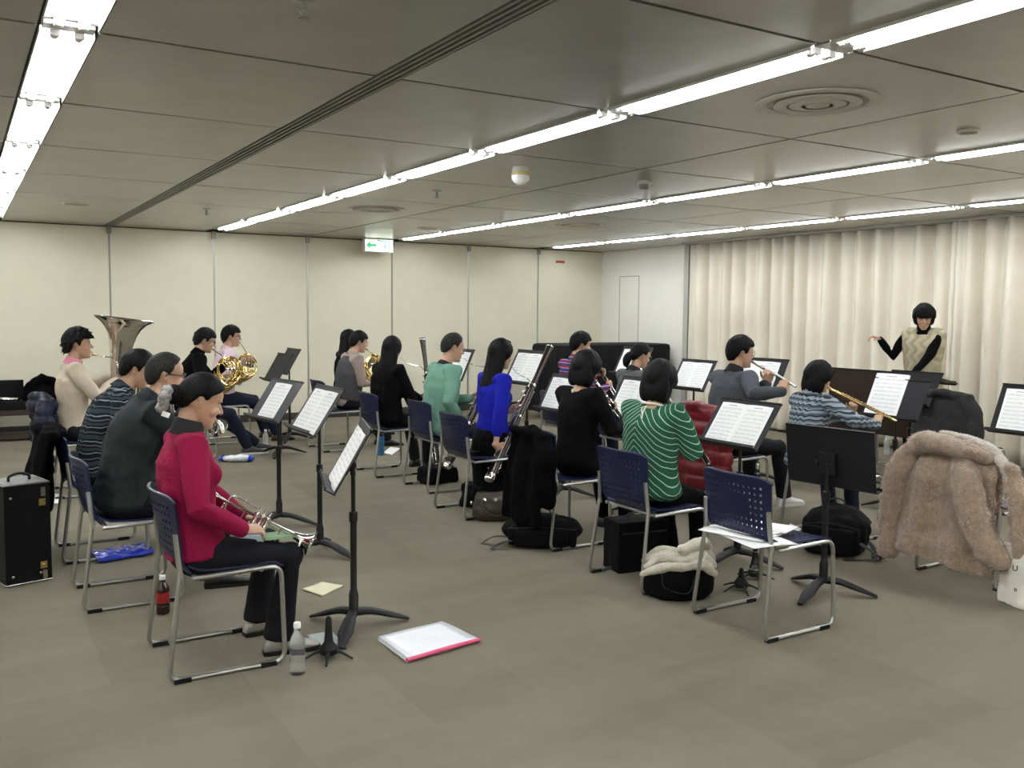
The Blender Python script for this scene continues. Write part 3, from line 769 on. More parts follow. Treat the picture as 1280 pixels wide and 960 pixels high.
# ================================================================== people
gm('skin', (.50,.30,.20), .5, vary=.08, vscale=12, spec=.35); gm('skin_pale', (.56,.36,.26), .5, vary=.07, vscale=12, spec=.35)
gm('eye_white', (.7,.68,.64), .25); gm('iris', (.012,.008,.006), .15); gm('lips', (.40,.16,.13), .45); gm('brow', (.02,.016,.013), .8)
def m_hair(name, col, grey=None):
    m = mat(name, col, .55, spec=.12); q = NB(m); v,x,y,z = q.xyz()
    mp = q.n('ShaderNodeMapping'); mp.inputs['Scale'].default_value = (1,1,.12); q.l(v, mp.inputs[0])
    n = q.noise(mp.outputs[0], 160, 3)
    c = q.ramp(n, [(.35,tuple(k*.55 for k in col)),(.7,grey or tuple(k*1.6 for k in col))]); q.l(c, q.b.inputs['Base Color'])
    q.bump(n, .35, .004); return m
M['hair_black'] = m_hair('hair_black', (.004,.0036,.0036)); M['hair_brown'] = m_hair('hair_brown', (.007,.005,.004)); M['hair_grey'] = m_hair('hair_grey', (.012,.011,.010), (.035,.032,.03))
gm('lens_frame', (.01,.01,.012), .3, .2); gm('wire_frame', (.55,.53,.5), .25, 1.)

HEAD = [(-.006,.056,.018,.020),(.006,.074,.010,.034),(.022,.083,-.005,.043),(.040,.083,-.030,.051),(.058,.083,-.055,.058),(.078,.082,-.075,.064),
        (.098,.081,-.088,.068),(.118,.079,-.096,.071),(.138,.085,-.101,.0735),(.160,.084,-.101,.0745),(.182,.072,-.092,.070),(.202,.048,-.070,.056),(.217,.018,-.036,.034),(.224,-.004,-.016,.010)]
def head_shapes(mb, T):
    """T maps head space (forward, left, up from the chin) to root space"""
    rings = []
    for z,f,b,w in HEAD:
        c = (f+b)/2; rx = (f-b)/2; ring = []
        for k in range(24):
            a = 2*pi*k/24; ca,sa = cos(a),sin(a)
            sx = abs(ca)**.9*(1 if ca>=0 else -1); sy = abs(sa)**.9*(1 if sa>=0 else -1)
            ring.append(T((c+rx*sx, w*sy, z)))
        rings.append(ring)
    mb.loft(rings)
    tb = lambda pts,r,n=10: mb.tube([T(p) for p in pts], r, n, rnd=True)
    tb([(.074,0,.125),(.088,0,.104),(.100,0,.086)], [.008,.010,.0125])            # nose
    for s in (-1,1):
        tb([(.083,s*.009,.083),(.088,s*.012,.082)], .0075)
        tb([(.076,s*.012,.134),(.070,s*.045,.136)], .009)                          # brow ridge
        tb([(.066,s*.030,.085),(.056,s*.042,.075)], .020)                          # cheeks
        rings = []                                                                  # ear
        for z,rx in ((.078,.006),(.085,.011),(.098,.014),(.112,.018),(.126,.019),(.136,.014),(.140,.006)):
            cx = -.012-.10*(z-.078); rings.append([T((cx+rx*cos(2*pi*k/10), s*(.070+.06*(z-.078)+.010*(-cos(2*pi*k/10)*.7)+.005*sin(2*pi*k/10)), z)) for k in range(10)])
        mb.loft(rings if s>0 else [r[::-1] for r in rings])
    tb([(.081,-.016,.050),(.089,0,.0515),(.081,.016,.050)], .006); tb([(.079,-.014,.040),(.087,0,.0395),(.079,.014,.040)], .0065)
    tb([(.070,-.012,.012),(.070,.012,.012)], .016)                                 # chin
def hand_shapes(mb, W, d, n, thumb, curl=(25,40,30), sc=1., spread=.0, tcurl=20):
    """W wrist, d fingers' direction, n palm side, thumb side direction"""
    d = Vector(d).normalized(); n = Vector(n); n = (n-d*n.dot(d)).normalized(); s = Vector(thumb); s = (s-d*s.dot(d)-n*s.dot(n))
    s = s.normalized() if s.length>1e-6 else d.cross(n)
    W = Vector(W)
    mb.tube([W-d*.02*sc, W+d*.012*sc, W+d*.045*sc, W+d*.088*sc], [(.027*sc,.020*sc),(.031*sc,.019*sc),(.040*sc,.017*sc),(.040*sc,.0125*sc)], 14, up=n, rnd=True)
    for i,(o,l,r) in enumerate(((.029,.073,.0088),(.010,.082,.0090),(-.010,.076,.0085),(-.028,.058,.0075))):
        p = W+d*(.086*sc)+s*(o*sc); pts = [p-d*.02*sc,p]; ang = 0; dd = d
        for k,fr in enumerate((.45,.31,.24)):
            ang += curl[k]*(1+.08*i)
            dd = d*cos(rad(ang))+n*sin(rad(ang))+s*(spread*o*8)
            p = p+dd.normalized()*(l*fr*sc); pts.append(p)
        mb.tube(pts, [r*sc*1.05,r*sc*1.05,r*sc,r*sc*.92,r*sc*.75], 9, rnd=True)
    p = W+d*.022*sc+s*.024*sc; t1 = (d*.62+s*.62+n*.35).normalized(); t2 = (d*cos(rad(tcurl))*.9+n*.5+s*.2).normalized()
    mb.tube([p-t1*.012*sc,p,p+t1*.038*sc,p+t1*.038*sc+t2*.026*sc,p+t1*.036*sc+t2*.052*sc], [.013*sc,.0145*sc,.0115*sc,.0100*sc,.0075*sc], 9, rnd=True)
def ik(A, Bt, la, lb, hint):
    A = Vector(A); Bt = Vector(Bt); v = Bt-A; D = v.length
    if D > (la+lb)*.995: la,lb = la*D/(la+lb)*1.005, lb*D/(la+lb)*1.005
    if D < abs(la-lb)*1.05: D = abs(la-lb)*1.05
    e = v.normalized(); x = (la*la-lb*lb+D*D)/(2*D); h = sqrt(max(la*la-x*x,0))
    hn = Vector(hint); hn = (hn-e*hn.dot(e)).normalized()
    return A+e*x+hn*h

def hair_shapes(mb, T, style, seed=0):
    r = random.Random(seed)
    cx,cz = -.008,.122
    A,B,Cc = .098,.079,.104
    def surf(az, el, t):
        dx,dy,dz = cos(el)*cos(az), cos(el)*sin(az), sin(el)
        q = 1/sqrt((dx/A)**2+(dy/B)**2+(dz/Cc)**2)+t
        return (cx+dx*q, dy*q, cz+dz*q)
    def hairline(d):                 # d = |azimuth| in degrees, 0 is the front
        if style in ('short','spiky','tidy'): tab = [(0,22),(35,20),(55,24),(68,12),(78,-12),(86,-14),(92,4),(112,2),(122,-24),(150,-46),(180,-50)]
        elif style=='crop': tab = [(0,46),(25,44),(45,36),(62,30),(75,4),(84,-8),(92,6),(112,4),(122,-24),(150,-44),(180,-46)]
        elif style=='balding': tab = [(0,74),(25,66),(40,46),(58,32),(72,16),(84,-4),(92,8),(112,4),(122,-22),(150,-44),(180,-46)]
        elif style in ('bun','pony'): tab = [(0,38),(30,34),(50,26),(66,16),(80,-4),(90,4),(108,2),(122,-20),(150,-44),(180,-50)]
        elif style=='shortbob': tab = [(0,12),(35,12),(52,10),(62,-8),(80,-18),(100,-22),(125,-40),(150,-54),(180,-58)]
        else: tab = [(0,16),(35,14),(52,4),(62,-20),(80,-34),(100,-46),(150,-60),(180,-62)]
        for (a,x),(b,y) in zip(tab,tab[1:]):
            if a<=d<=b: return x+(y-x)*(d-a)/(b-a)
        return tab[-1][1]
    th = {'short':.018,'spiky':.024,'tidy':.018,'crop':.009,'balding':.012,'bun':.012,'pony':.012,'bob':.024,'shortbob':.026,'long':.017}[style]
    nu,nv = 64,30; rings = []
    for j in range(nv):
        el = -pi/2*.92+(pi*.955)*(j+.0)/(nv-1)
        ring = []
        for k in range(nu):
            az = 2*pi*k/nu; d = abs(((az*180/pi+180)%360)-180)
            h = hairline(d)+4*noise.noise(Vector((az*4,seed,0)))+ (2.5*sin(az*23+seed) if style in('short','spiky','bob') else 0)
            e = el*180/pi; q = (e-h)/7; q = max(0,min(1,q+.5)); q = q*q*(3-2*q)
            t = th*(1+.25*noise.noise(Vector((az*5,e*.04,seed*3.1))))*(1+.35*max(0,sin(el))) + .0018*sin(az*31)
            t = -.020*(1-q)+t*q
            if style in('bob','shortbob') and d>55: t += .010*q*max(0,1-abs(e)/60)
            ring.append(T(surf(az,el,t)))
        rings.append(ring)
    mb.loft(rings)
    if style in ('short','spiky','crop') :
        n = {'short':90,'spiky':130,'crop':0}[style]
        for i in range(n):
            az = r.uniform(0,2*pi); d = abs(((az*180/pi+180)%360)-180); h = hairline(d)
            el = rad(r.uniform(h+2, 80)); p0 = Vector(surf(az,el,.004)); L = r.uniform(.018,.034)*(1.25 if style=='spiky' else .9)
            out = Vector((cos(el)*cos(az),cos(el)*sin(az),sin(el))); tan = Vector((cos(az)*.7*(1 if d<90 else .6),sin(az)*.7,-.75)) + Vector((r.uniform(-.5,.5),r.uniform(-.5,.5),r.uniform(-.3,.5)))
            k = .55 if style=='spiky' else .3
            p1 = p0+(out*.8+tan*.4).normalized()*L*.6; p2 = p1+(out*k+tan*.8).normalized()*L*.7
            mb.tube([T(p0),T(p1),T(p2)], [.011,.009,.0025], 6)
    if style in ('bob','shortbob'):
        rings = []
        for z,wb,xb,xf in ((.150,.096,-.120,.022),(.115,.104,-.126,.030),(.08,.106,-.124,.030),(.045,.100,-.116,.022),(.020,.088,-.104,.010),(.012,.070,-.09,.0)) if style=='shortbob' else ((.135,.094,-.118,.020),(.09,.100,-.122,.030),(.04,.102,-.120,.032),(.0,.096,-.112,.026),(-.025,.084,-.100,.012),(-.036,.066,-.088,.0)):
            ring = []
            for k in range(40):
                a = 2*pi*k/40; ca,sa = cos(a),sin(a); c = (xb+xf)/2; rx = (xf-xb)/2
                w_ = 1+.025*sin(a*13+seed)
                ring.append(T((c+rx*(abs(ca)**.6)*(1 if ca>0 else -1)*w_, wb*(abs(sa)**.8)*(1 if sa>0 else -1)*w_, z+.006*sin(a*9+seed))))
            rings.append(ring)
        mb.loft(rings[::-1])
        if True:
            for i in range(60):
                a = r.uniform(-1,1)
                mb.tube([T((.075+.012*cos(a*1.2),a*.062,.185)),T((.092*cos(a*.5),a*.066,.155)),T((.090*cos(a*.55),a*.066,.128+r.uniform(0,.012)))], [.010,.008,.002], 6)
    if style=='long':
        L = .30
        rings = []
        for z,wb,xb,xf in ((.135,.088,-.112,.012),(.08,.092,-.116,.018),(.02,.094,-.120,.012),(-.05,.098,-.125,-.02),(-.13,.105,-.130,-.055),(-.21,.100,-.132,-.075),(-L+.02,.075,-.128,-.09),(-L,.04,-.122,-.1)):
            ring = []
            for k in range(40):
                a = 2*pi*k/40; ca,sa = cos(a),sin(a); c = (xb+xf)/2; rx = (xf-xb)/2; w_ = 1+.03*sin(a*11+seed+z*9)
                ring.append(T((c+rx*ca*w_, wb*sa*w_, z)))
            rings.append(ring)
        mb.loft(rings[::-1])
    if style=='bun':
        mb.ell(T((-.125,0,.095)), (.04,.045,.045))
    if style=='pony':
        pts = [(-.09,0,.10),(-.125,0,.085),(-.145,0,.04),(-.140,0,-.01),(-.125,0,-.035)]
        mb.tube([T(p) for p in spline(pts,4)], lerpl([.030,.036,.040,.030,.008],17), 12, rnd=True)

SHOE = [(-.068,.022,.045),(-.055,.030,.068),(-.02,.034,.085),(.03,.036,.083),(.07,.040,.066),(.11,.043,.052),(.15,.041,.043),(.175,.032,.036),(.190,.016,.026)]
n_people = 0
def pose_mouth(hip, yaw=0, sc=1., seat=.535, lean=8, lean2=None, head=(0,0,0), female=False, headf=0., sway=0., **_):
    f = Vector((cos(yaw),sin(yaw),0)); l = Vector((-sin(yaw),cos(yaw),0)); u = Vector((0,0,1)); lean2 = lean if lean2 is None else lean2
    a1,a2 = rad(lean),rad(lean2); m = u*seat+(f*sin(a1*.6)+u*cos(a1*.6))*(.25*sc); Sc = m+(f*sin(a2)+u*cos(a2))*(.25*sc)+l*sway
    cu = (Sc-m).normalized(); cf = (f-cu*f.dot(cu)).normalized(); T0 = Sc+cu*(.045*sc)+cf*.004+cu*(.073*sc)+f*(.012+headf)
    hp,hy = rad(head[0]),rad(head[1]); h0 = f*cos(hy)+l*sin(hy); hf = h0*cos(hp)-u*sin(hp); hs = sc*(.97 if female else .98)
    return Vector((hip[0],hip[1],0))+T0+hf*(.130*hs)
def person(label, hip, yaw=0, sc=1., seat=.535, lean=8, lean2=None, head=(0,0,0), R=None, L=None, feet=None, top=None, bottom=None, hair=('short','hair_black'),
           female=False, glasses=None, shoes='shoe_black', skin='skin', vox=.0055, cvox=.010, collar=None, stand_up=False, fat=1., elbR=(-.3,-.6,-.8), elbL=(-.3,.6,-.8), sock=None, tuck=0., group='members of the wind ensemble', extra=None, sleeve=1.0, headf=0., sway=0.):
    """everything is built about the point on the floor below the hips"""
    global n_people; n_people += 1; seed = n_people
    f = Vector((cos(yaw),sin(yaw),0)); l = Vector((-sin(yaw),cos(yaw),0)); u = Vector((0,0,1))
    O = Vector((hip[0],hip[1],0)); loc = lambda p: Vector(p)-O
    def dirv(v): return f*v[0]+l*v[1]+u*v[2]
    wsc = sc*(.93 if female else 1.)
    Hc = u*seat
    lean2 = lean if lean2 is None else lean2
    a1,a2 = rad(lean),rad(lean2)
    sp = [Hc, Hc+(f*sin(a1*.6)+u*cos(a1*.6))*(.25*sc)]
    Sc = sp[1]+(f*sin(a2)+u*cos(a2))*(.25*sc)+l*sway; axis = (Sc-Hc).normalized()
    chest_up = (Sc-sp[1]).normalized(); chest_f = (f-chest_up*f.dot(chest_up)).normalized()
    NBp = Sc+chest_up*(.045*sc)+chest_f*.004
    hp,hy = rad(head[0]),rad(head[1]); hr = rad(head[2]) if len(head)>2 else 0
    hf0 = f*cos(hy)+l*sin(hy); hl = -f*sin(hy)+l*cos(hy)
    hf = hf0*cos(hp)-u*sin(hp); hu = hf0*sin(hp)+u*cos(hp)
    hl,hu = hl*cos(hr)+hu*sin(hr), hu*cos(hr)-hl*sin(hr)
    hs = (sc*.98 if not female else sc*.97)
    Oh = NBp + f*(.035+headf) + u*(.050*sc) + chest_f*.01 - hf*.0
    # turn the head about the top of the neck
    piv = Vector((-.03,0,.045)); T0 = NBp + chest_up*(.073*sc) + f*(.012+headf)
    def T(p): return T0 + hf*((p[0]-piv.x)*hs) + hl*((p[1]-piv.y)*hs) + hu*((p[2]-piv.z)*hs)
    sh = {}; 
    shw = (.170 if not female else .152)*sc
    for s,k in ((-1,'R'),(1,'L')): sh[k] = Sc+l*(s*shw)-chest_up*.012
    hands = {'R':R,'L':L}; W = {}; E = {}
    for k,s,eh in (('R',-1,elbR),('L',1,elbL)):
        h = hands[k]
        if h is None:
            h = dict(p=O+Hc+f*.30+l*(s*.10)+u*.12, d=(1,-s*.4,-.2), n=(0,0,-1), t=(0,-s,0), curl=(20,30,20)); hands[k] = h
        W[k] = loc(h['p']); E[k] = ik(sh[k], W[k], .275*sc, .245*sc, dirv(eh))
    # legs
    hipj = {'R':Hc-l*.088*sc-u*.015,'L':Hc+l*.088*sc-u*.015}; AN = {}; KN = {}; FD = {}
    for k,s in (('R',-1),('L',1)):
        ft = (feet or {}).get(k)
        if ft is None: ft = O+f*((.46 if not stand_up else .02)*sc)+l*(s*.10)
        z = ft[2] if len(ft)>2 and ft[2]>.001 else 0
        A = loc((ft[0],ft[1],0))+u*(.085+z); AN[k] = A
        KN[k] = ik(hipj[k], A, .40*sc, .385*sc, (f*.8+u*.9+l*(s*.15)) if not stand_up else f)
        FD[k] = (f+l*(s*.12)).normalized()
    # ---------------- the body: one skin over head, neck, trunk, limbs and hands
    mb = MB(); head_shapes(mb, T)
    mb.tube([NBp-chest_up*.06, NBp, T((-.028,0,.03)), T((-.018,0,.075))], [.058*wsc,.054*wsc,.051*wsc,.052*wsc], 16, rnd=True)
    mb.tube([Hc, sp[1], Sc-chest_up*.03, NBp-chest_up*.03], [.075,.07,.07,.045], 12, up=f, rnd=True)
    nk = dirv((0,0,0))
    for k,s in (('R',-1),('L',1)):
        h = hands[k]
        mb.tube([Sc-chest_up*.03, sh[k], E[k], W[k]], [.035,.034*wsc,.031*wsc,.0235*wsc], 10, rnd=True)
        hand_shapes(mb, W[k], h.get('d') or (W[k]-E[k]), h['n'], h['t'], h.get('curl',(25,40,30)), .97*wsc, h.get('spread',0))
        mb.tube([Hc, hipj[k], KN[k], AN[k], AN[k]-u*.03], [.05,.05,.042*wsc,.030*wsc,.028], 10, rnd=True)
        mb.tube([AN[k]-u*.045-FD[k]*.03, AN[k]-u*.05+FD[k]*.10], .024, 8, rnd=True)
    body = link('person', remesh(mb, 'person', M[skin], vox, 3), None, O)
    tag(body, label, 'person', group)
    P = lambda name, me: link(name, me, body)
    # ---------------- face
    for s in (-1,1):
        ex = MB().ell(T((.0735,s*.031,.1145)), (.0045*hs,.0125*hs,.0052*hs), (hf,hl,hu), 12, 8).build('eye', M['eye_white'], body, True)
        MB().ell(T((.0768,s*.0305,.1142)), (.0022*hs,.0056*hs,.0050*hs), (hf,hl,hu), 10, 6).build('iris', M['iris'], ex, True)
        MB().tube([T((.083,s*.016,.1315)),T((.0825,s*.032,.135)),T((.073,s*.048,.131))], [(.0022,.0032)]*3, 6, rnd=True).build('eyebrow', M['brow'], body, True)
        MB().tube([T((.0785,s*.019,.1165)),T((.0795,s*.031,.1200)),T((.0725,s*.044,.1165))], [.0014]*3, 6).build('eyelid', M['brow'], body, True)
    MB().tube([T((.083,-.018,.046)),T((.0925,0,.0465)),T((.083,.018,.046))], [(.0028,.0035),(.0045,.0058),(.0028,.0035)], 8, rnd=True).build('mouth', M['lips'], body, True)
    if hair:
        hm = MB(); hair_shapes(hm, T, hair[0], seed)
        P('hair', remesh(hm, 'hair', M[hair[1]], .0055 if vox<.006 else .0065, 1 if hair[0] in('short','spiky') else 3))
    if glasses:
        g = MB(); gmx = M[glasses]; rr = .0016 if glasses=='wire_frame' else .0026
        for s in (-1,1):
            ring = [T((.093-.004*abs(cos(2*pi*k/24))*1.2*(s*cos(2*pi*k/24)>0), s*.033+.0245*cos(2*pi*k/24), .112+.0165*(abs(sin(2*pi*k/24))**.8)*(1 if sin(2*pi*k/24)>0 else -1))) for k in range(24)]
            g.tube(ring, rr, 6, closed=True)
            g.tube([T((.088,s*.058,.117)),T((.05,s*.076,.118)),T((-.005,s*.0795,.120)),T((-.022,s*.079,.108))], rr, 6)
        g.tube([T((.094,-.009,.115)),T((.098,0,.118)),T((.094,.009,.115))], rr, 6)
        g.build('glasses', gmx, body)
    # ---------------- upper garment
    drop_neck = bool((top or {}).get('open'))
    tm = top or {}; ft_ = fat*tm.get('fat',1.)
    mb = MB()
    prof = tm.get('prof') or ([(-.16,.150,.108),(-.05,.172,.125),(.12,.158,.112),(.35,.142,.100),(.58,.150,.112),(.78,.152,.112),(.92,.140,.088),(1.0,.105,.070),(1.07,.064,.060)] if female else
                              [(-.16,.150,.115),(-.05,.170,.130),(.15,.165,.122),(.40,.160,.115),(.65,.172,.122),(.82,.170,.115),(.93,.155,.092),(1.0,.115,.074),(1.07,.068,.062)])
    if drop_neck: prof = prof[:-1]
    if tm.get('high'): prof = prof[1:]
    rings = []
    for t_,w_,d_ in prof:
        if t_<.5: c = Hc.lerp(sp[1], t_/.5) if t_>=0 else Hc+(Hc-sp[1])*(-t_/.5)*.7; ax_ = (sp[1]-Hc).normalized()
        else: c = sp[1].lerp(Sc, (t_-.5)/.5); ax_ = chest_up
        fw = (f-ax_*f.dot(ax_)).normalized(); b_ = c+fw*.004
        w2,d2 = w_*sc*ft_, d_*sc*ft_
        rings.append([b_+l*(w2*abs(cos(2*pi*k/24))**.85*(1 if cos(2*pi*k/24)>0 else -1))+fw*(d2*abs(sin(2*pi*k/24))**.9*(1 if sin(2*pi*k/24)>0 else -1)) for k in range(24)])
    mb.loft([r[::-1] for r in rings])
    if female: 
        for s in (-1,1): mb.ell(Sc-chest_up*(.155*sc)+l*(s*.062)+chest_f*(.085*sc*ft_), (.052,.058,.058), (f,l,u))
    sl = tm.get('sleeve',1.0); ar = tm.get('arm',1.)
    for k,s in (('R',-1),('L',1)):
        wv = W[k]-E[k]; we = E[k]+wv*(.97*sl if sl<=1 else .97)
        mid = sh[k].lerp(E[k],.5); m2 = E[k].lerp(W[k],.45)
        pts = [Sc-chest_up*.035+l*(s*.06), sh[k], mid, E[k], m2, we]; rr = [.072*sc,.066*wsc*ar,.056*wsc*ar,.050*wsc*ar,.045*wsc*ar,.036*wsc*ar]
        if sl<.6: pts = pts[:4]; rr = rr[:4]
        mb.tube(pts, rr, 14, rnd=True)
    P(tm.get('name','sweater'), remesh(mb, 'top', M[tm.get('mat','cloth_black')], cvox, 5, tm.get('amp',.006), tm.get('freq',10), seed))
    if collar:
        c0 = NBp-chest_up*.012; mbc = MB()
        h_ = collar.get('h',.05); rr = collar.get('r',.066)
        axn = (T((-.02,0,.03))-c0).normalized()
        prof = [(rr+.012,-.02),(rr+.006,.0),(rr-.002,h_*.8),(rr-.006,h_),(rr-.012,h_*.8),(rr-.012,-.01)]
        mbc.lathe(prof, c0, axn, 24, False); mbc.build('collar', M[collar['mat']], body, True)
    # ---------------- lower garment
    bm_ = bottom or {}
    mb = MB(); kind = bm_.get('kind','trousers')
    mb.ell(Hc-u*.01+f*.005, (.125*sc,.168*sc*fat,.118*sc), (f,l,u), 18, 10)
    if kind=='trousers':
        hem = bm_.get('hem',.055)
        for k,s in (('R',-1),('L',1)):
            kn = KN[k]; an = AN[k]
            if bm_.get('short'): an = kn.lerp(AN[k],bm_['short'])
            mb.tube([Hc-f*.02+l*(s*.05), hipj[k], hipj[k].lerp(kn,.5), kn, kn.lerp(an,.45), an-u*.012], [.10*sc,.094*sc,.080*sc,.064*sc,.060*sc,hem], 16)
            mb.ell(kn, (.064*sc,.064*sc,.064*sc)); mb.ell(hipj[k], (.094*sc,)*3)
    elif kind=='long_skirt':
        km = (KN['R']+KN['L'])/2; xf = (km-Hc).dot(f)+.07; rings = []
        for z_,x0_,x1_,w_ in ((.64,-.11,.10,.14),(.58,-.14,.16,.165),(.52,-.16,xf*.8,.185),(.45,-.165,xf,.195),(.32,-.15,xf+.02,.20),(.10,-.13,xf+.01,.205)):
            c_ = f*((x0_+x1_)/2)+u*z_; rx_ = (x1_-x0_)/2
            rings.append([c_+f*(rx_*abs(cos(2*pi*i/36))**.8*(1 if cos(2*pi*i/36)>0 else -1)*(1+.03*sin(i*2.6)))+l*(w_*abs(sin(2*pi*i/36))**.8*(1 if sin(2*pi*i/36)>0 else -1)*(1+.03*sin(i*2.1))) for i in range(36)])
        mb.loft(rings)
    elif kind=='skirt':
        # cloth over both thighs falling from the knees
        km = (KN['R']+KN['L'])/2; am = (AN['R']+AN['L'])/2
        bz = bm_.get('hem_z',.15); end = km.lerp(am, (km.z-bz)/max(km.z-am.z,.01))
        wd = bm_.get('w',.17)
        mb.tube([Hc-f*.02, Hc+f*.10, Hc.lerp(km,.55), km+u*.0], [(.165*sc,.115*sc),(.17*sc,.105*sc),(wd,.095),(wd,.08)], 20, up=u, rnd=True)
        mb.tube([km+u*.01, km.lerp(end,.5)+f*.01, end], [(wd,.08),(wd*1.02,.09),(wd*1.05,.10)], 20, up=f, rnd=False)
    P(bm_.get('name',kind), remesh(mb, 'bottom', M[bm_.get('mat','denim_black')], cvox, 5, .005, 9, seed+40))
    if sock:
        for k in 'RL': MB().tube([AN[k]-u*.03, AN[k], AN[k].lerp(KN[k],.4)], [.034,.034,.042], 12).build('sock', M[sock], body, True)
    # ---------------- shoes
    for k in 'RL':
        g = AN[k]-u*.085; d_ = FD[k]; s_ = u.cross(d_)
        rings = []; sol = []
        for x,w_,h_ in SHOE:
            ring = []
            for i in range(16):
                a = 2*pi*i/16; ca,sa = cos(a),sin(a)
                zz = .012+max(0,(h_*sc-.012))*(.5+.5*sa) if sa>-.5 else .012
                ring.append(g+d_*(x*sc)+s_*(w_*sc*(abs(ca)**.7)*(1 if ca>0 else -1))+u*zz)
            rings.append(ring)
            sol.append([g+d_*(x*sc*1.03)+s_*(w_*sc*1.08*q)+u*zq for q,zq in ((-1,0),(1,0),(1,.018),(-1,.018))])
        sh_ = MB().loft(rings).build('shoe', M[shoes], body, True)
        MB().loft(sol).build('sole', M['rubber'] if shoes not in ('shoe_white','shoe_trainer') else M['sole_white'], sh_, 40)
    if extra: extra(body, dict(T=T, hf=hf, hl=hl, hu=hu, Sc=Sc, Hc=Hc, f=f, l=l, u=u, NB=NBp, cu=chest_up, cf=chest_f, W=W, E=E, sh=sh, KN=KN, AN=AN))
    return dict(mouth=O+T((.100,0,.045)), O=O, T=T, W={k:O+v for k,v in W.items()}, KN={k:O+v for k,v in KN.items()})
# ================================================================== cloth colours
gm('cloth_black', (.003,.003,.0035), .9, bump=.3, bscale=60, spec=.1); gm('denim_black', (.0035,.004,.007), .8, bump=.3, bscale=50, spec=.25); gm('denim_navy', (.008,.011,.026), .8, bump=.3, bscale=50, spec=.25)
gm('beige_knit', (.52,.445,.345), .9, bump=.4, bscale=90, spec=.15); gm('pink_shirt', (.66,.50,.56), .8, bump=.2, bscale=40, spec=.2); gm('pink_collar', (.62,.22,.30), .8)
gm('jacket_dark', (.013,.018,.019), .8, bump=.35, bscale=30, spec=.25); gm('magenta', (.25,.005,.045), .85, bump=.35, bscale=80, spec=.2)
gm('vest_grey', (.05,.05,.055), .9, bump=.4, bscale=90); gm('shirt_brown', (.30,.235,.20), .85, bump=.2, bscale=50); gm('teal', (.15,.30,.225), .9, bump=.3, bscale=80, spec=.15)
gm('cobalt', (.006,.010,.30), .85, bump=.35, bscale=80, spec=.2); gm('grey_marl', (.10,.10,.105), .95, bump=.6, bscale=120, vary=.45, vscale=70); gm('slate', (.060,.066,.078), .9, bump=.3, bscale=80)
gm('charcoal', (.013,.013,.015), .9, bump=.5, bscale=60); gm('shoe_black', (.012,.011,.011), .4); gm('shoe_white', (.70,.69,.66), .5); gm('shoe_trainer', (.05,.05,.055), .6); gm('sole_white', (.6,.6,.58), .6); gm('shoe_brown', (.07,.035,.02), .45); gm('shoe_silver', (.32,.30,.27), .4, .3)
gm('navy_nylon', (.004,.005,.022), .5, bump=.4, bscale=25, spec=.25); gm('red_nylon', (.16,.006,.010), .4, bump=.35, bscale=22); gm('wool_black', (.0025,.0025,.003), .95, bump=.4, bscale=50, spec=.06); gm('coat_grey', (.018,.018,.018), .9, bump=.5, bscale=60)
def m_bands(name, stops, period, amp, z0=0., zig=60., along='z'):
    m = mat(name, (.2,.2,.2), .95, spec=.15); q = NB(m); v,x,y,z = q.xyz()
    g = q.m('MULTIPLY', q.m('SINE', q.m('MULTIPLY', q.m('ADD', y, q.m('MULTIPLY', x, 1.0)), zig)), amp)
    h = q.m('FRACT', q.m('DIVIDE', q.m('ADD', q.m('ADD', z, z0), g), period))
    n = q.noise(v, 150, 3)
    c = q.ramp(h, stops, True); mx = q.n('ShaderNodeMix', data_type='RGBA', blend_type='MULTIPLY'); mx.inputs[0].default_value = 1
    q.l(c, mx.inputs[6]); q.l(q.m('ADD', .65, q.m('MULTIPLY', n, .7)), mx.inputs[7]); q.l(mx.outputs[2], q.b.inputs['Base Color']); q.bump(n, .3, .004); return m
K1,K2,K3,K4 = (.010,.012,.016),(.035,.046,.055),(.22,.25,.27),(.08,.10,.115)
M['nordic_dark'] = m_bands('nordic_dark', [(0,K1),(.10,K3),(.13,K1),(.20,K2),(.30,K1),(.36,K4),(.42,K1),(.52,K3),(.56,K1),(.64,K2),(.80,K1),(.88,K4),(.93,K1)], .16, .004, zig=110)
N1,N2,N3 = (.030,.040,.055),(.10,.125,.155),(.30,.34,.37)
M['nordic_light'] = m_bands('nordic_light', [(0,N2),(.10,N3),(.22,N1),(.30,N3),(.36,N2),(.48,N1),(.54,N3),(.66,N2),(.74,N1),(.80,N3),(.92,N1)], .14, .005, zig=130)
S1,S2,S3,S4 = (.03,.05,.20),(.30,.03,.05),(.45,.42,.45),(.10,.02,.12)
M['stripe_multi'] = m_bands('stripe_multi', [(0,S1),(.14,S3),(.20,S2),(.36,S4),(.46,S1),(.58,S3),(.63,S4),(.74,S2),(.84,S3),(.88,S1)], .11, 0.)
def m_chevron():
    m = mat('green_chevron', (.03,.15,.085), .85, spec=.2); q = NB(m); v,x,y,z = q.xyz()
    h = q.m('FRACT', q.m('DIVIDE', q.m('ADD', z, q.m('MULTIPLY', q.m('ABSOLUTE', y), 1.0)), .036)); n = q.noise(v, 120, 3)
    ln = q.m('LESS_THAN', h, .13); c = q.mix(ln, q.ramp(n, [(.3,(.010,.070,.036)),(.7,(.018,.105,.055))]), (.42,.50,.42)); q.l(c, q.b.inputs['Base Color']); q.bump(n, .25, .004); return m
M['chevron'] = m_chevron()
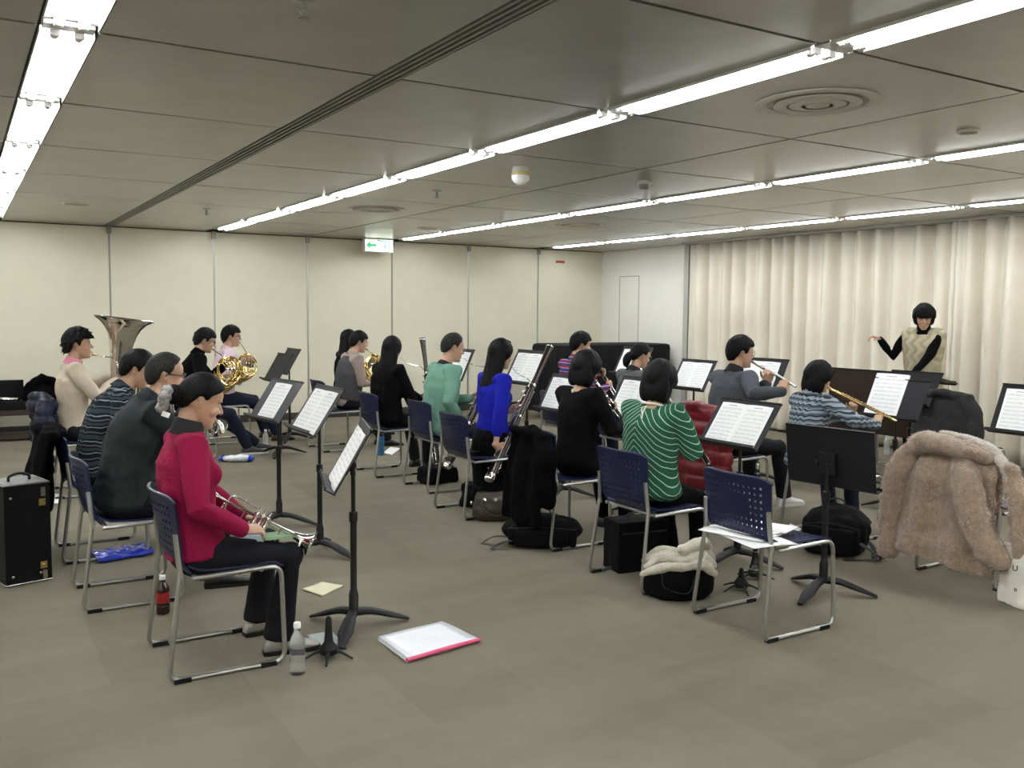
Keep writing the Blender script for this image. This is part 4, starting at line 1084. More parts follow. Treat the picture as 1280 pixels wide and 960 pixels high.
def m_cable():
    m = mat('cream_cable', (.50,.44,.30), .95, spec=.15); q = NB(m); v,x,y,z = q.xyz()
    a = q.m('SINE', q.m('ADD', q.m('MULTIPLY', y, 75), q.m('MULTIPLY', q.m('SINE', q.m('MULTIPLY', z, 48)), 1.4)))
    c = q.ramp(q.m('ADD', q.m('MULTIPLY', a, .5), .5), [(.1,(.40,.35,.235)),(.6,(.50,.445,.31))]); q.l(c, q.b.inputs['Base Color']); q.bump(a, .6, .01); return m
M['cable'] = m_cable()
gm('cream_trim', (.62,.60,.50), .9); gm('fluff_grey', (.33,.32,.31), .95, bump=.8, bscale=80); gm('cord_white', (.6,.58,.5), .8)

# ================================================================== chairs (all face the curtain wall)
chair(.62, 8.45, 'navy stacking chair under the tuba player, navy jacket hung on it')
chair(.50, 6.30, 'navy stacking chair under the man in dark patterned jumper, black coat on it')
chair(.50, 5.26, 'navy stacking chair under the balding man in dark jacket')
chair(.70, 4.12, 'navy stacking chair under the woman in magenta sweater')
chair(1.80, 9.98, 'navy stacking chair under the horn player in black')
chair(2.42, 10.95, 'navy stacking chair under the horn player in pink shirt')
chair(3.38, 9.82, 'navy stacking chair under the man in grey vest')
chair(3.28, 8.11, 'navy stacking chair under the long-haired woman in black')
chair(3.38, 7.20, 'navy stacking chair under the man in teal sweater')
chair(3.18, 6.17, 'navy stacking chair behind the woman in cobalt blue cardigan')
chair(3.25, 5.11, 'navy stacking chair with black wool coat over its back')
chair(3.18, 4.10, 'navy stacking chair under the woman in green striped blouse')
chair(3.21, 3.23, 'empty navy stacking chair with loose papers on its seat')
chair(5.02, 4.30, 'navy stacking chair under the woman playing gold flute')
chair(4.95, 5.30, 'navy stacking chair with red padded jacket over its back')
chair(4.92, 6.50, 'navy stacking chair under the ponytailed woman in grey cardigan')
chair(4.95, 7.45, 'navy stacking chair under the man in multicoloured striped shirt')
chair(4.97, 3.17, 'chair covered by a fluffy beige coat')

# ================================================================== people and what they play
fw = (1,0,0)
# --- trumpet row
def fluff(b, k):
    c = k['T']((-.140,-.02,.060)); mb = MB(); r = random.Random(2)
    for i in range(26):
        a = r.uniform(0,6.28); e = r.uniform(-1,1); d = k['hf']*(-.35+.3*cos(a))+k['hl']*(cos(a)*.9)+k['hu']*(sin(a)*.9)
        mb.ell(c+d*.050*r.uniform(.6,1.15), (.022,.022,.022), None, 8, 6)
    link('hair_scrunchie', remesh(mb, 'hair_scrunchie', M['fluff_grey'], .005, 1, .006, 60, 3), b)
    MB().box(k['T']((-.135,-.05,.0)), (.016,.002,.011), (k['hf'],k['hl'],k['hu'])).build('care_tag', M['paper'], b, False)
tp_a = at(279,624,Y=4.12); tp_b = at(391,679,Y=3.93)
ax = (tp_b-tp_a).normalized(); tp_a = tp_b-ax*.485
trumpet(tp_a, tp_b, (0,.35,1), 'silver trumpet resting on the lap of the woman in magenta')
person('seated woman in a magenta sweater with a grey fluffy scrunchie, trumpet on her lap', (.865,4.08), sc=.97, seat=.515, lean=-16, lean2=2, head=(22,-2), female=True,
    R=dict(p=at(303,662,Y=3.90), d=(1,.25,-.12), n=(0,.45,-.9), t=(0,1,.3), curl=(22,35,25)),
    L=dict(p=at(306,646,Y=4.16), d=(.8,-.75,-.1), n=(.2,-.4,-.9), t=(1,.4,.2), curl=(40,55,35)), elbR=(-.25,-.5,-1), elbL=(-.2,.7,-.8),
    feet={'R':at(348,816,Z=0),'L':at(322,792,Z=0)}, top=dict(mat='magenta',amp=.007,high=1,fat=1.08,arm=1.12), collar=dict(mat='charcoal',h=.052,r=.063), bottom=dict(mat='denim_black',hem=.068), hair=('bun','hair_black'), shoes='shoe_silver', vox=.005, cvox=.008, extra=fluff)
g = person('balding man in glasses and dark green-grey jacket playing a trumpet', (.74,5.26), sc=1.02, lean=12, lean2=24, head=(6,0), fat=1.10,
    R=dict(p=(1.14,5.27,1.00), d=(.75,.45,.35), n=(.1,.9,-.2), t=(0,.2,1), curl=(40,50,30)), L=dict(p=(1.14,5.46,.98), d=(.7,-.6,.3), n=(.1,-.9,0), t=(.2,.2,1), curl=(45,60,40)), elbR=(-.2,-.5,-1), elbL=(-.2,.6,-.9),
    top=dict(mat='jacket_dark',name='jacket',fat=1.05,arm=1.15,amp=.010), collar=dict(mat='jacket_dark',h=.05,r=.072), bottom=dict(mat='denim_black'), hair=('crop','hair_grey'), glasses='lens_frame', shoes='shoe_black', vox=.005, cvox=.009)
tb = at(276,533,Y=5.55); ta = g['mouth']; trumpet(ta, ta+(tb-ta).normalized()*.48, (0,.1,1), 'silver trumpet played by the balding man in glasses')
person('man in a dark patterned nordic jumper bent forward beside the balding man', (.73,6.30), sc=1.0, lean=14, lean2=27, head=(18,-8), fat=1.05,
    R=dict(p=(1.02,6.12,.70), d=(.9,.4,-.2), n=(0,.3,-1), t=(0,1,0)), L=dict(p=(1.05,6.42,.70), d=(.9,-.4,-.2), n=(0,-.3,-1), t=(0,-1,0)),
    top=dict(mat='nordic_dark',fat=1.03), collar=dict(mat='nordic_dark',h=.045,r=.07), bottom=dict(mat='denim_black'), hair=('tidy','hair_black'), shoes='shoe_white')
# --- tuba
bc = at(155,399,Y=8.52)
td = Vector((.12,-.03,1)).normalized(); tbase = bc-td*.80
tuba(tbase, td, 'large silver tuba with its bell turned up')
person('young man in beige cardigan and pink collar playing the tuba', (.82,8.48), sc=1.05, lean=-3, lean2=3, head=(0,-6),
    R=dict(p=tbase+Vector((.0,-.14,.27)), d=(.6,.6,-.1), n=(.4,.7,-.3), t=(.2,.3,1), curl=(35,45,30)), L=dict(p=tbase+Vector((.02,.16,.30)), d=(.8,-.5,.1), n=(.4,-.9,0), t=(0,0,1), curl=(30,40,30)),
    top=dict(mat='beige_knit',name='cardigan',amp=.010,arm=1.1), collar=dict(mat='pink_collar',h=.045,r=.068), bottom=dict(mat='denim_black'), hair=('spiky','hair_black'))
# --- horns
def hornist(label, hip, hc, nrm, up, hl, **k):
    g = person(label, hip, R=dict(p=hc+Vector((-.10,-.03,-.19)), d=(.85,.2,.35), n=(.1,.4,.9), t=(0,.3,1), curl=(10,15,10)),
        L=dict(p=hc+Vector((-.02,.07,.05)), d=(.8,-.3,.35), n=(.1,-.9,-.1), t=(0,0,1), curl=(40,55,40)), **k)
    french_horn(hc, nrm, up, hl, mouth=g['mouth']); return g
hornist('young man in black sweater and glasses playing a french horn', (2.06,9.98), at(287,462,Y=9.80), (.15,-1,.15), (-.25,0,1), 'golden french horn held by the man in black sweater', sc=1.05, lean=8, lean2=16, head=(16,0), top=dict(mat='cloth_black',arm=1.1), collar=dict(mat='cloth_black',h=.06,r=.064), bottom=dict(mat='denim_navy'), glasses='lens_frame', shoes='shoe_trainer', feet={'R':Vector((2.66,9.86,0)),'L':Vector((2.82,10.1,0))})
hornist('man in pink shirt and glasses playing a french horn by the wall', (2.66,10.95), at(309,457,Y=10.78), (.45,-1,.1), (.1,.1,1), 'golden french horn held by the man in pink shirt', sc=1.04, lean=4, lean2=8, head=(2,-8), top=dict(mat='pink_shirt',name='shirt',arm=1.1), collar=dict(mat='pink_shirt',h=.04,r=.068), bottom=dict(mat='denim_navy'), glasses='lens_frame', shoes='shoe_brown', feet={'R':Vector((3.25,10.75,0)),'L':Vector((3.2,11.1,0))})
def vest(b, k):
    mb = MB(); rings = []
    for t_,w_,d_ in ((.02,.195,.160),(.3,.185,.150),(.6,.205,.160),(.85,.175,.146),(1.0,.10,.105)):
        c = k['Hc'].lerp(k['Sc'],t_); rings.append([c+k['l']*(w_*cos(2*pi*i/24))+k['cf']*(d_*sin(2*pi*i/24)+.004) for i in range(24)])
    mb.loft([r[::-1] for r in rings]); link('knitted_vest', remesh(mb, 'knitted_vest', M['vest_grey'], .011, 3, .005, 10, 5), b)
hornist('man in brown shirt and grey knitted vest playing a french horn', (3.76,9.82), at(468,458,Y=9.85), (.3,-1,.1), (.2,0,1), 'golden french horn held by the man in grey vest', sc=1.0, lean=6, lean2=14, head=(10,0), top=dict(mat='shirt_brown',name='shirt',arm=1.1), collar=dict(mat='shirt_brown',h=.035,r=.068), bottom=dict(mat='denim_black'), glasses='wire_frame', hair=('tidy','hair_black'), extra=vest)
person('person with long black hair mostly hidden beyond the man in grey vest', (4.07,10.75), sc=.98, lean=3, lean2=5, head=(4,0), female=True, top=dict(mat='cloth_black'), bottom=dict(mat='denim_black'), hair=('long','hair_black'))
# --- bassoons
def bassoonist(label, hip, bell, foot, bl, side=(0,1,0), **k):
    bell = Vector(bell); foot = Vector(foot); ax = (bell-foot).normalized()
    r = k.pop('rh',.34); l_ = k.pop('lh',.72)
    g = person(label, hip, R=dict(p=foot+ax*r+Vector((-.075,-.02,.035)), d=(.75,.1,-.55), n=(.35,.75,.1), t=(.4,.3,.8), curl=(35,45,35)),
        L=dict(p=foot+ax*l_+Vector((-.07,.07,-.03)), d=(.8,-.3,.35), n=(.5,-.8,0), t=(0,.2,1), curl=(40,50,40)), **k)
    bassoon(bell, foot, side, g['mouth']+Vector((.012,0,-.002)), bl); return g
b1 = at(527,423,Y=8.25); f1 = at(545,566,Y=7.98)
bassoonist('woman with long black hair and black clothes playing a bassoon', (3.50,8.10), b1, b1+(f1-b1).normalized()*1.3, 'dark bassoon standing upright beyond the long-haired woman in black', sc=.97, yaw=rad(14), lean=2, lean2=6, head=(6,22), female=True, top=dict(mat='cloth_black',fat=1.22,arm=1.3), bottom=dict(mat='denim_black'), hair=('long','hair_black'))
b2 = at(634,427,Y=7.15); f2 = at(560,580,Y=6.98)
bassoonist('grey-haired man in teal sweater and glasses playing a bassoon', (3.62,7.20), b2, b2+(f2-b2).normalized()*1.3, 'dark bassoon slanting in front of the man in teal sweater', sc=1.05, lean=3, lean2=10, head=(14,-4), fat=1.06, top=dict(mat='teal',fat=1.04,arm=1.12,amp=.010), collar=dict(mat='charcoal',h=.022,r=.066), bottom=dict(mat='denim_navy',short=.25,name='shorts'), hair=('balding','hair_grey'), glasses='wire_frame', shoes='shoe_black', elbR=(-.7,-.5,-.6), rh=.42)
b3 = at(686,433,Y=6.42); f3 = at(611,600,Y=5.92)
bassoonist('woman with long black hair in cobalt blue cardigan playing a bassoon', (3.60,6.22), b3, f3, 'dark bassoon with silver keys slanting across the woman in cobalt blue', sc=.99, seat=.55, lean=-1, lean2=4, head=(8,12), female=True, top=dict(mat='cobalt',name='cardigan',sleeve=.66,arm=1.05,amp=.008), bottom=dict(mat='cloth_black',kind='long_skirt',name='skirt'), hair=('long','hair_black'), feet={'R':Vector((3.80,6.12,0)),'L':Vector((3.82,6.34,0))}, rh=.30, elbR=(-.6,-.7,-.5), group='members of the wind ensemble')
# --- clarinets
def clarinettist(label, hip, d, cl, **k):
    d = Vector(d).normalized(); g0 = k
    # find the mouth first with the same pose
    k.pop('mouth'); me = pose_mouth(hip, **k); b = me+d*.66
    g = person(label, hip, R=dict(p=me+d*.42+Vector((-.075,-.03,.02)), d=(.8,.35,.2), n=(.3,.6,.1), t=(0,.2,1), curl=(38,48,35)), L=dict(p=me+d*.25+Vector((-.06,.06,.0)), d=(.75,-.5,.25), n=(.3,-.7,0), t=(0,.2,1), curl=(38,48,35)), **k)
    clarinet(g['mouth'], b, cl); return g
def brooch(b, k):
    c = k['NB']-k['cu']*.035-k['cf']*.078; MB().ell(c, (.006,.010,.014), (k['cf'],k['l'],k['cu']), 12, 8).build('button', M['cream_trim'], b, True)
def tie(b, k):
    c = k['NB']-k['cu']*.012
    mb = MB(); mb.tube([c+k['l']*(.078*cos(2*pi*i/28))+k['cf']*(.072*sin(2*pi*i/28)+.004)-k['cu']*(.012*(1+sin(2*pi*i/28))) for i in range(28)], .0065, 8, closed=True); mb.build('neck_trim', M['cream_trim'], b, True)
    e = k['NB']-k['cf']*.085-k['cu']*.03; mb = MB()
    mb.tube(spline([e, e-k['cu']*.04-k['cf']*.025+k['l']*.004, e-k['cu']*.11-k['cf']*.034, e-k['cu']*.16-k['cf']*.040],4), .004, 6)
    mb.tube(spline([e, e+k['l']*.02-k['cf']*.012-k['cu']*.01, e+k['l']*.012-k['cu']*.04-k['cf']*.022, e-k['cu']*.07-k['cf']*.028],4), .003, 6); mb.build('back_tie', M['cream_trim'], b, True)
clarinettist('woman with a black bob in black dress playing a clarinet', (3.62,5.11), (.50,-.30,-.78), 'black clarinet with silver keys held by the woman in black dress', mouth=(3.83,5.08,1.07), sc=.95, yaw=rad(12), lean=3, lean2=6, head=(14,2), female=True, top=dict(mat='cloth_black',fat=1.10,arm=1.25,open=1), bottom=dict(mat='cloth_black'), hair=('bob','hair_black'), extra=brooch, vox=.005)
clarinettist('woman with a black bob in green blouse with white chevron stripes', (3.43,4.10), (.55,-.12,-.80), 'black clarinet held by the woman in green striped blouse', mouth=(3.68,4.08,1.04), sc=.93, yaw=rad(18), lean=2, lean2=7, head=(16,4), female=True, top=dict(mat='chevron',name='blouse',fat=1.24,arm=1.4,amp=.012,freq=8,open=1), bottom=dict(mat='cloth_black'), hair=('bob','hair_black'), extra=tie, shoes='shoe_black', vox=.005, cvox=.008)
clarinettist('man in multicoloured striped shirt playing a clarinet', (5.20,7.45), (.45,-.25,-.80), 'black clarinet held by the man in striped shirt', mouth=(5.42,7.40,1.16), sc=1.04, lean=4, lean2=8, head=(8,-10), top=dict(mat='stripe_multi',name='shirt'), collar=dict(mat='stripe_multi',h=.04,r=.068), bottom=dict(mat='denim_navy'), hair=('tidy','hair_black'))
clarinettist('woman with a ponytail and glasses in grey marl cardigan', (5.16,6.50), (.5,-.1,-.85), 'black clarinet held by the ponytailed woman in grey', mouth=(5.40,6.47,1.08), sc=.96, lean=6, lean2=12, head=(14,-4), female=True, top=dict(mat='grey_marl',name='cardigan',arm=1.15), collar=dict(mat='charcoal',h=.03,r=.062), bottom=dict(mat='denim_black'), hair=('pony','hair_black'), glasses='wire_frame')
# --- flutes
def flautist(label, hip, b, fl_, m, mouth, **k):
    mouth = pose_mouth(hip, **k)+Vector((.008,0,-.004)); b = Vector(b); d = (b-mouth).normalized(); a = mouth-d*.155
    g = person(label, hip, R=dict(p=mouth+d*.40+Vector((-.060,-.02,-.075)), d=(.45,.25,.75), n=(.75,.2,-.4), t=(0,1,.2), curl=(45,55,40)), L=dict(p=mouth+d*.20+Vector((.02,.035,-.095)), d=(-.1,-.35,.9), n=(-.7,-.3,.0), t=(-.2,1,.2), curl=(45,50,40)), **k)
    mm = g['mouth']; flute(mm+Vector((.008,0,-.004))-d*.155, mm+Vector((.008,0,-.004))+d*.515, fl_, m); return g
flautist('man in slate grey sweater and glasses playing a silver flute', (5.22,5.30), at(1001,487,Y=4.72), 'silver flute played by the man in slate sweater', 'silver', (5.46,5.26,1.20), sc=1.06, lean=4, lean2=9, head=(4,-18), top=dict(mat='slate',arm=1.12,fat=1.04), collar=dict(mat='charcoal',h=.05,r=.066), bottom=dict(mat='denim_black',hem=.06), hair=('tidy','hair_black'), glasses='wire_frame', shoes='shoe_white', elbR=(-.5,-.7,-.3), elbL=(.2,.4,-.9), feet={'R':Vector((5.72,5.14,0)),'L':Vector((5.66,5.45,0))})
flautist('woman with a black bob in pale patterned nordic jumper playing a gold flute', (5.24,4.52), at(1140,536,X=5.72), 'gold flute played by the woman in nordic jumper', 'gold', (5.45,4.50,.97), sc=.90, seat=.50, lean=3, lean2=8, head=(12,-14), female=True, top=dict(mat='nordic_light',fat=1.1,arm=1.2), collar=dict(mat='nordic_light',h=.05,r=.066), bottom=dict(mat='denim_navy'), hair=('bob','hair_black'), elbR=(-.5,-.7,-.3), elbL=(.2,.4,-.9))
# --- conductor
def knit(b, k):
    mb = MB(); rings = []
    for t_,w_,d_ in ((-.30,.21,.17),(-.05,.20,.16),(.25,.175,.145),(.55,.190,.158),(.8,.205,.148),(.93,.212,.120),(.99,.185,.095)):
        c = k['Hc']+(k['Sc']-k['Hc'])*t_; rings.append([c+k['l']*(w_*cos(2*pi*i/28))+k['cf']*(d_*sin(2*pi*i/28)+.006) for i in range(28)])
    mb.loft([r[::-1] for r in rings])
    mb.tube([k['Sc']-k['l']*.135-k['cu']*.02, k['Sc']-k['cu']*.014-k['l']*.06, k['Sc']-k['cu']*.014+k['l']*.06, k['Sc']+k['l']*.135-k['cu']*.02], [.080,.068,.068,.080], 16, rnd=True)
    for s in (-1,1): mb.ell(k['Sc']-k['cu']*.15+k['l']*(s*.062)+k['cf']*.095, (.052,.058,.058))
    link('cable_knit_tunic', remesh(mb, 'cable_knit_tunic', M['cable'], .009, 4, .003, 14, 5), b)
gy = rad(208)
person('conductor standing with raised arm in cream cable-knit tunic over black', (8.42,5.80), yaw=gy, sc=1.0, seat=.885, lean=3, lean2=9, head=(24,8), female=True, stand_up=True,
    R=dict(p=at(1100,424,X=8.10), d=(-.75,.45,.30), n=(-.3,.2,-.9), t=(-.3,-.8,.3), curl=(30,35,25)), L=dict(p=at(1143,466,X=8.05), d=(-.8,.35,-.25), n=(0,0,-1), t=(0,1,0), curl=(20,25,15)), elbR=(-.1,-.5,-.9), elbL=(-.3,.9,-.3),
    top=dict(mat='cloth_black'), collar=dict(mat='cloth_black',h=.055,r=.064), bottom=dict(mat='cloth_black'), hair=('shortbob','hair_black'), extra=knit, group='members of the wind ensemble')

# ================================================================== stands and parts
def S(p, h, label, sheet=None, **k):
    sk = {a:k.pop(a) for a in ('pages','dy','th','pw','ph','lift') if a in k}
    st = stand(p, h, label, **k)
    if sheet: score(st, sheet, **sk)
    return st
S((1.60,4.14), .86, 'black music stand in front of the woman in magenta', 'part on the stand in front of the woman in magenta, seen edge on', tilt=30, rz=rad(-17), legs=14)
S((1.92,5.53), .93, 'black music stand in front of the balding man in glasses', 'open two-page part on the stand in front of the balding man', tilt=34, legs=-60)
S((1.93,6.42), .91, 'black music stand in front of the man in patterned jumper', 'single narrow part on the stand in front of the man in patterned jumper', tilt=34, legs=-40, rz=rad(8), pages=1, pw=.26)
S((2.92,9.62), .94, 'black music stand without music in front of the horn player in black', None, tilt=30, legs=0)
S((3.35,10.65), .95, 'black music stand without music in front of the horn player in pink shirt', None, tilt=30, legs=0)
S((4.35,8.25), 1.02, 'black music stand in front of the long-haired woman in black', 'part on the stand between the bassoons, beyond the man in teal', tilt=25)
S((4.36,6.95), 1.06, 'black music stand in front of the man in teal sweater', 'part with a dark edge beside the bassoon of the woman in cobalt', tilt=28)
S((4.30,6.28), .88, 'black music stand in front of the woman in cobalt blue', 'part peeping out beside the hair of the woman in black dress', tilt=28)
S((4.35,5.38), .92, 'black music stand in front of the woman in black dress', 'part peeping out between the two black bobs', tilt=30)
S((4.10,4.06), .88, 'black music stand between the green blouse and the flutes', 'open two-page part on the stand beyond the empty chair', tilt=36, legs=60)
st14 = S((4.10,3.37), .77, 'black music stand turned so that its blank back shows, by the empty chair', None, tilt=8, rz=rad(188), legs=8, w=.54, dh=.33)
S((6.20,7.72), 1.04, 'black music stand in front of the man in striped shirt', 'part on the stand beyond the ponytailed woman', tilt=28)
S((6.22,6.80), .95, 'black music stand in front of the ponytailed woman', 'open part on the stand between the ponytailed woman and the flautist', tilt=30)
S((6.25,5.98), 1.00, 'wide black music stand in front of the man in slate sweater', 'two separate pages on the wide stand by the silver flute', tilt=26, w=.62, pw=.235)
S((6.28,4.55), .90, 'black music stand in front of the gold flute player', 'thick bundle of printed pages on the stand beyond the gold flute', tilt=26, pages=1, pw=.30, ph=.37, th=.014, dy=-.09)
S((7.02,4.95), .93, 'black music stand without music in front of the conductor', None, tilt=34)
S((5.80,3.20), .96, 'black music stand at the side of the fluffy coat', 'part on the stand beside the curtain and the fluffy coat', tilt=24)
# ================================================================== coats hung on chairs
def coat(xr, yc, m, label, cat='coat', name='coat', zlow=.15, w=.25, zt=.81, sleeves=((-1,.28),(1,.28)), quilt=0., amp=.014, seed=1, thick=.03, flare=.03, hood=False, vox=.010, back=.0, collar=True, yoff=0.):
    """a garment over a backrest, its back hanging behind the chair; local to the chair"""
    bx = xr+.25-.235                       # where the backrest stands
    mb = MB(); rings = []
    n = 8
    for i in range(n):
        t = i/(n-1); z = zlow+(zt-zlow)*t; ww = w+flare*(1-t)
        xo = -.045-.02*(1-t)-back*(1-t)-.012*sin(pi*t)
        rings.append([Vector((bx+xo-.015+thick*(1-.25*t)*cos(2*pi*k/24)+.012*sin(3*ww*40*sin(2*pi*k/24)/ww*.06+seed), yc+yoff+ww*(abs(sin(2*pi*k/24))**.8)*(1 if sin(2*pi*k/24)>0 else -1), z+.012*sin(k*1.1+seed)*(i==0))) for k in range(24)])
    mb.loft(rings)
    # part that goes over the top and hangs inside the backrest
    mb.tube([(bx-.045,yc-w*.86+yoff,zt-.03),(bx-.040,yc+yoff,zt+.005),(bx-.045,yc+w*.86+yoff,zt-.03)], [(.045,.035)]*3, 14, up=(0,0,1), rnd=True)
    mb.box((bx+.028,yc,zt-.10),(.014,w*.80,.10))
    if collar: mb.tube(spline([(bx-.07,yc-.10,zt-.03),(bx-.10,yc-.05,zt-.0),(bx-.105,yc+.05,zt-.0),(bx-.07,yc+.10,zt-.03)],4), .032, 10, rnd=True)
    if hood: mb.ell((bx-.09,yc,zt-.06),(.06,.14,.10))
    for s,ln in sleeves:
        y0 = yc+yoff+s*(w*.92); mb.tube(spline([(bx-.04,y0-s*.05,zt-.05),(bx-.055,y0+s*.045,zt-.16),(bx-.06,y0+s*.06,zt-.34),(bx-.05,y0+s*.05,zt-.34-ln)],4), lerpl([.06,.066,.058,.05],13), 12, rnd=True)
    me = remesh(mb, name, m, vox, 4, amp, 7, seed)
    if quilt:
        me.update(); N = [v.normal.copy() for v in me.vertices]
        for v,nn in zip(me.vertices,N): v.co += nn*(.020*(abs(sin(pi*v.co.z/quilt))**.6)-.010)
    o = link(name, me, None); ctr = Vector((bx,yc,0)); me.transform(Matrix.Translation(-ctr)); o.location = ctr
    return tag(o, label, cat)
coat(.62, 8.45, M['navy_nylon'], 'navy padded jacket hung on the chair of the tuba player', 'jacket', 'jacket', zlow=.26, w=.30, quilt=.10, seed=2, sleeves=((-1,.22),(1,.2)), hood=True)
coat(.50, 6.30, M['wool_black'], 'long black coat hanging down to the floor behind the nordic jumper', zlow=.03, w=.25, flare=.12, seed=3, sleeves=((1,.2),), back=.14, thick=.05)
coat(3.25, 5.11, M['wool_black'], 'black wool coat over the chair of the woman in black dress', zlow=.17, w=.19, flare=.05, seed=4, sleeves=((-1,.1),), back=.03, yoff=-.05, zt=.775)
coat(4.95, 5.30, M['red_nylon'], 'red quilted down jacket over the chair of the flautist in slate', 'jacket', 'jacket', zlow=.20, w=.27, quilt=.105, seed=5, thick=.05, sleeves=((-1,.22),(1,.22)), zt=.84)
chair(7.05, 4.62, 'navy stacking chair in front of the curtain with grey coat on it')
coat(7.05, 4.62, M['coat_grey'], 'dark grey coat over the chair in front of the curtain', zlow=.25, w=.25, seed=6, zt=.92, flare=.05, sleeves=((-1,.30),))

# fluffy coat: shaped by hand over the chair beside the tote bag
def m_fur(name, a, b):
    m = mat(name, a, .95, spec=.1, sheen=.6); q = NB(m); v,x,y,z = q.xyz(); n = q.noise(v, 38, 5); n2 = q.noise(v, 5, 3)
    c = q.ramp(q.m('ADD', q.m('MULTIPLY', n, .6), q.m('MULTIPLY', n2, .4)), [(.3,tuple(k*.78 for k in a)),(.7,b)]); q.l(c, q.b.inputs['Base Color']); q.bump(q.noise(v, 95, 4), .9, .012); return m
M['fur_beige'] = m_fur('fur_beige', (.33,.23,.155), (.44,.325,.235)); M['fur_cream'] = m_fur('fur_cream', (.52,.46,.37), (.62,.56,.47))
bx, yc = 4.97+.25-.225, 3.17
t = thing('fluffy_coat', 'fluffy beige teddy coat draped over a chair beside the tote bag', 'coat', (bx,yc,0))
mb = MB(); rings = []
for z,y0,y1,xo,th in ((.14,-.30,.32,-.14,.05),(.22,-.31,.33,-.13,.055),(.38,-.30,.31,-.115,.055),(.55,-.29,.30,-.10,.055),(.68,-.28,.29,-.085,.055),(.78,-.25,.27,-.06,.055),(.83,-.20,.22,-.045,.04)):
    c = (y0+y1)/2; ww = (y1-y0)/2
    rings.append([Vector((xo+th*cos(2*pi*k/30)+.016*sin(c*9+4*sin(2*pi*k/30)*2.2+z*3), c+ww*(abs(sin(2*pi*k/30))**.7)*(1 if sin(2*pi*k/30)>0 else -1), z+(.03*sin(2*pi*k/30*1.0+.6) if z<.15 else 0))) for k in range(30)])
mb.loft(rings)
mb.tube([(.03,-.22,.60),(.03,.22,.60)], [(.03,.18)]*2, 12, up=(0,0,1), rnd=True)
def fur_part(mb, name, m, vox, amp, fr, seed, blades, parent, rr, L=.016):
    me = remesh(mb, name, m, vox, 3, amp, fr, seed); o = link(name, me, parent)
    r = random.Random(seed); vs = me.vertices; nv = len(vs); V = []; F = []
    for i in range(blades):
        v = vs[r.randrange(nv)]; p = v.co+Vector((r.uniform(-1,1),r.uniform(-1,1),r.uniform(-1,1)))*vox*.5; n = v.normal
        d = (n*.55+Vector((r.uniform(-.8,.8),r.uniform(-.8,.8),-.55+r.uniform(-.6,.6)))).normalized(); s = d.orthogonal().normalized()*.0016
        k = len(V); e = p+d*L*r.uniform(.5,1.2); V += [p-s,p+s,e]; F.append((k,k+1,k+2))
    f_ = MB(); f_.v = V; f_.f = F; fo = f_.build('pile', m, o, False); tag(fo, kind='stuff'); return o
fur_part(mb, 'coat_body', M['fur_beige'], .011, .018, 9, 3, 16000, t, 1)
mb = MB()   # sleeve hanging from the shoulder away from the tote bag
mb.tube(spline([(-.06,.24,.76),(-.10,.32,.62),(-.12,.355,.40),(-.12,.36,.18),(-.12,.36,.12)],5), lerpl([.07,.085,.075,.07,.066],21), 14, rnd=True)
fur_part(mb, 'sleeve', M['fur_beige'], .011, .014, 10, 4, 6000, t, 1)
mb = MB()   # sleeve folded across the back
mb.tube(spline([(-.10,-.08,.74),(-.175,-.15,.62),(-.20,-.22,.46),(-.20,-.30,.30),(-.18,-.36,.24)],5), lerpl([.06,.085,.085,.075,.07],21), 14, rnd=True)
fur_part(mb, 'sleeve', M['fur_beige'], .011, .014, 10, 5, 6000, t, 1)
mb = MB()   # broad collar rolled over the top
mb.tube(spline([(-.09,.26,.73),(-.11,.18,.80),(-.12,.05,.81),(-.115,-.10,.80),(-.10,-.22,.77)],5), [(a,b) for a,b in zip(lerpl([.05,.075,.08,.075,.05],21),lerpl([.05,.06,.06,.05,.04],21))], 14, up=(0,0,1), rnd=True)
fur_part(mb, 'collar', M['fur_beige'], .010, .012, 12, 6, 5000, t, 1)
mb = MB()   # cream lining showing along the edge
mb.tube(spline([(-.03,.10,.865),(-.03,-.08,.85),(-.04,-.22,.80),(-.07,-.34,.68),(-.09,-.40,.52),(-.10,-.42,.40)],5), [(a,b) for a,b in zip(lerpl([.02,.035,.045,.05,.04],26),lerpl([.015,.02,.02,.018,.016],26))], 12, up=(0,0,1), rnd=True)
fur_part(mb, 'lining', M['fur_cream'], .009, .008, 14, 7, 3500, t, 1, .010)
mb = MB(); mb.tube(spline([(-.06,-.34,.70),(-.10,-.42,.50),(-.12,-.46,.30),(-.12,-.46,.24)],5), lerpl([.05,.06,.06,.05],16), 12, rnd=True)
fur_part(mb, 'front_panel', M['fur_beige'], .011, .012, 10, 8, 3000, t, 1)

# ================================================================== bags and cases
def soft_box(name, c, h, rz, m, vox=.010, amp=.010, fr=9, seed=1, parent=None, round_=8, extra=None):
    mb = MB()
    if round_>9: mb.ell((0,0,h[2]*.9),(h[0]*1.12,h[1]*1.12,h[2]*1.1)); mb.box((0,0,h[2]*.55),(h[0]*.88,h[1]*.85,h[2]*.55))
    else: mb.box((0,0,h[2]),(h[0],h[1],h[2]))
    if extra: extra(mb)
    me = remesh(mb, name, m, vox, round_, amp, fr, seed)
    zmin = min(v.co.z for v in me.vertices)
    for v in me.vertices: v.co.z = max(v.co.z, zmin+.008)-zmin-.008
    o = link(name, me, parent); 
    if parent is None: o.location = c; o.rotation_euler = (0,0,rz)
    return o
gm('bag_black', (.003,.003,.0035), .8, bump=.4, bscale=40, spec=.12); gm('bag_brown', (.030,.020,.011), .55, bump=.3, bscale=50); gm('strap', (.012,.012,.013), .8)
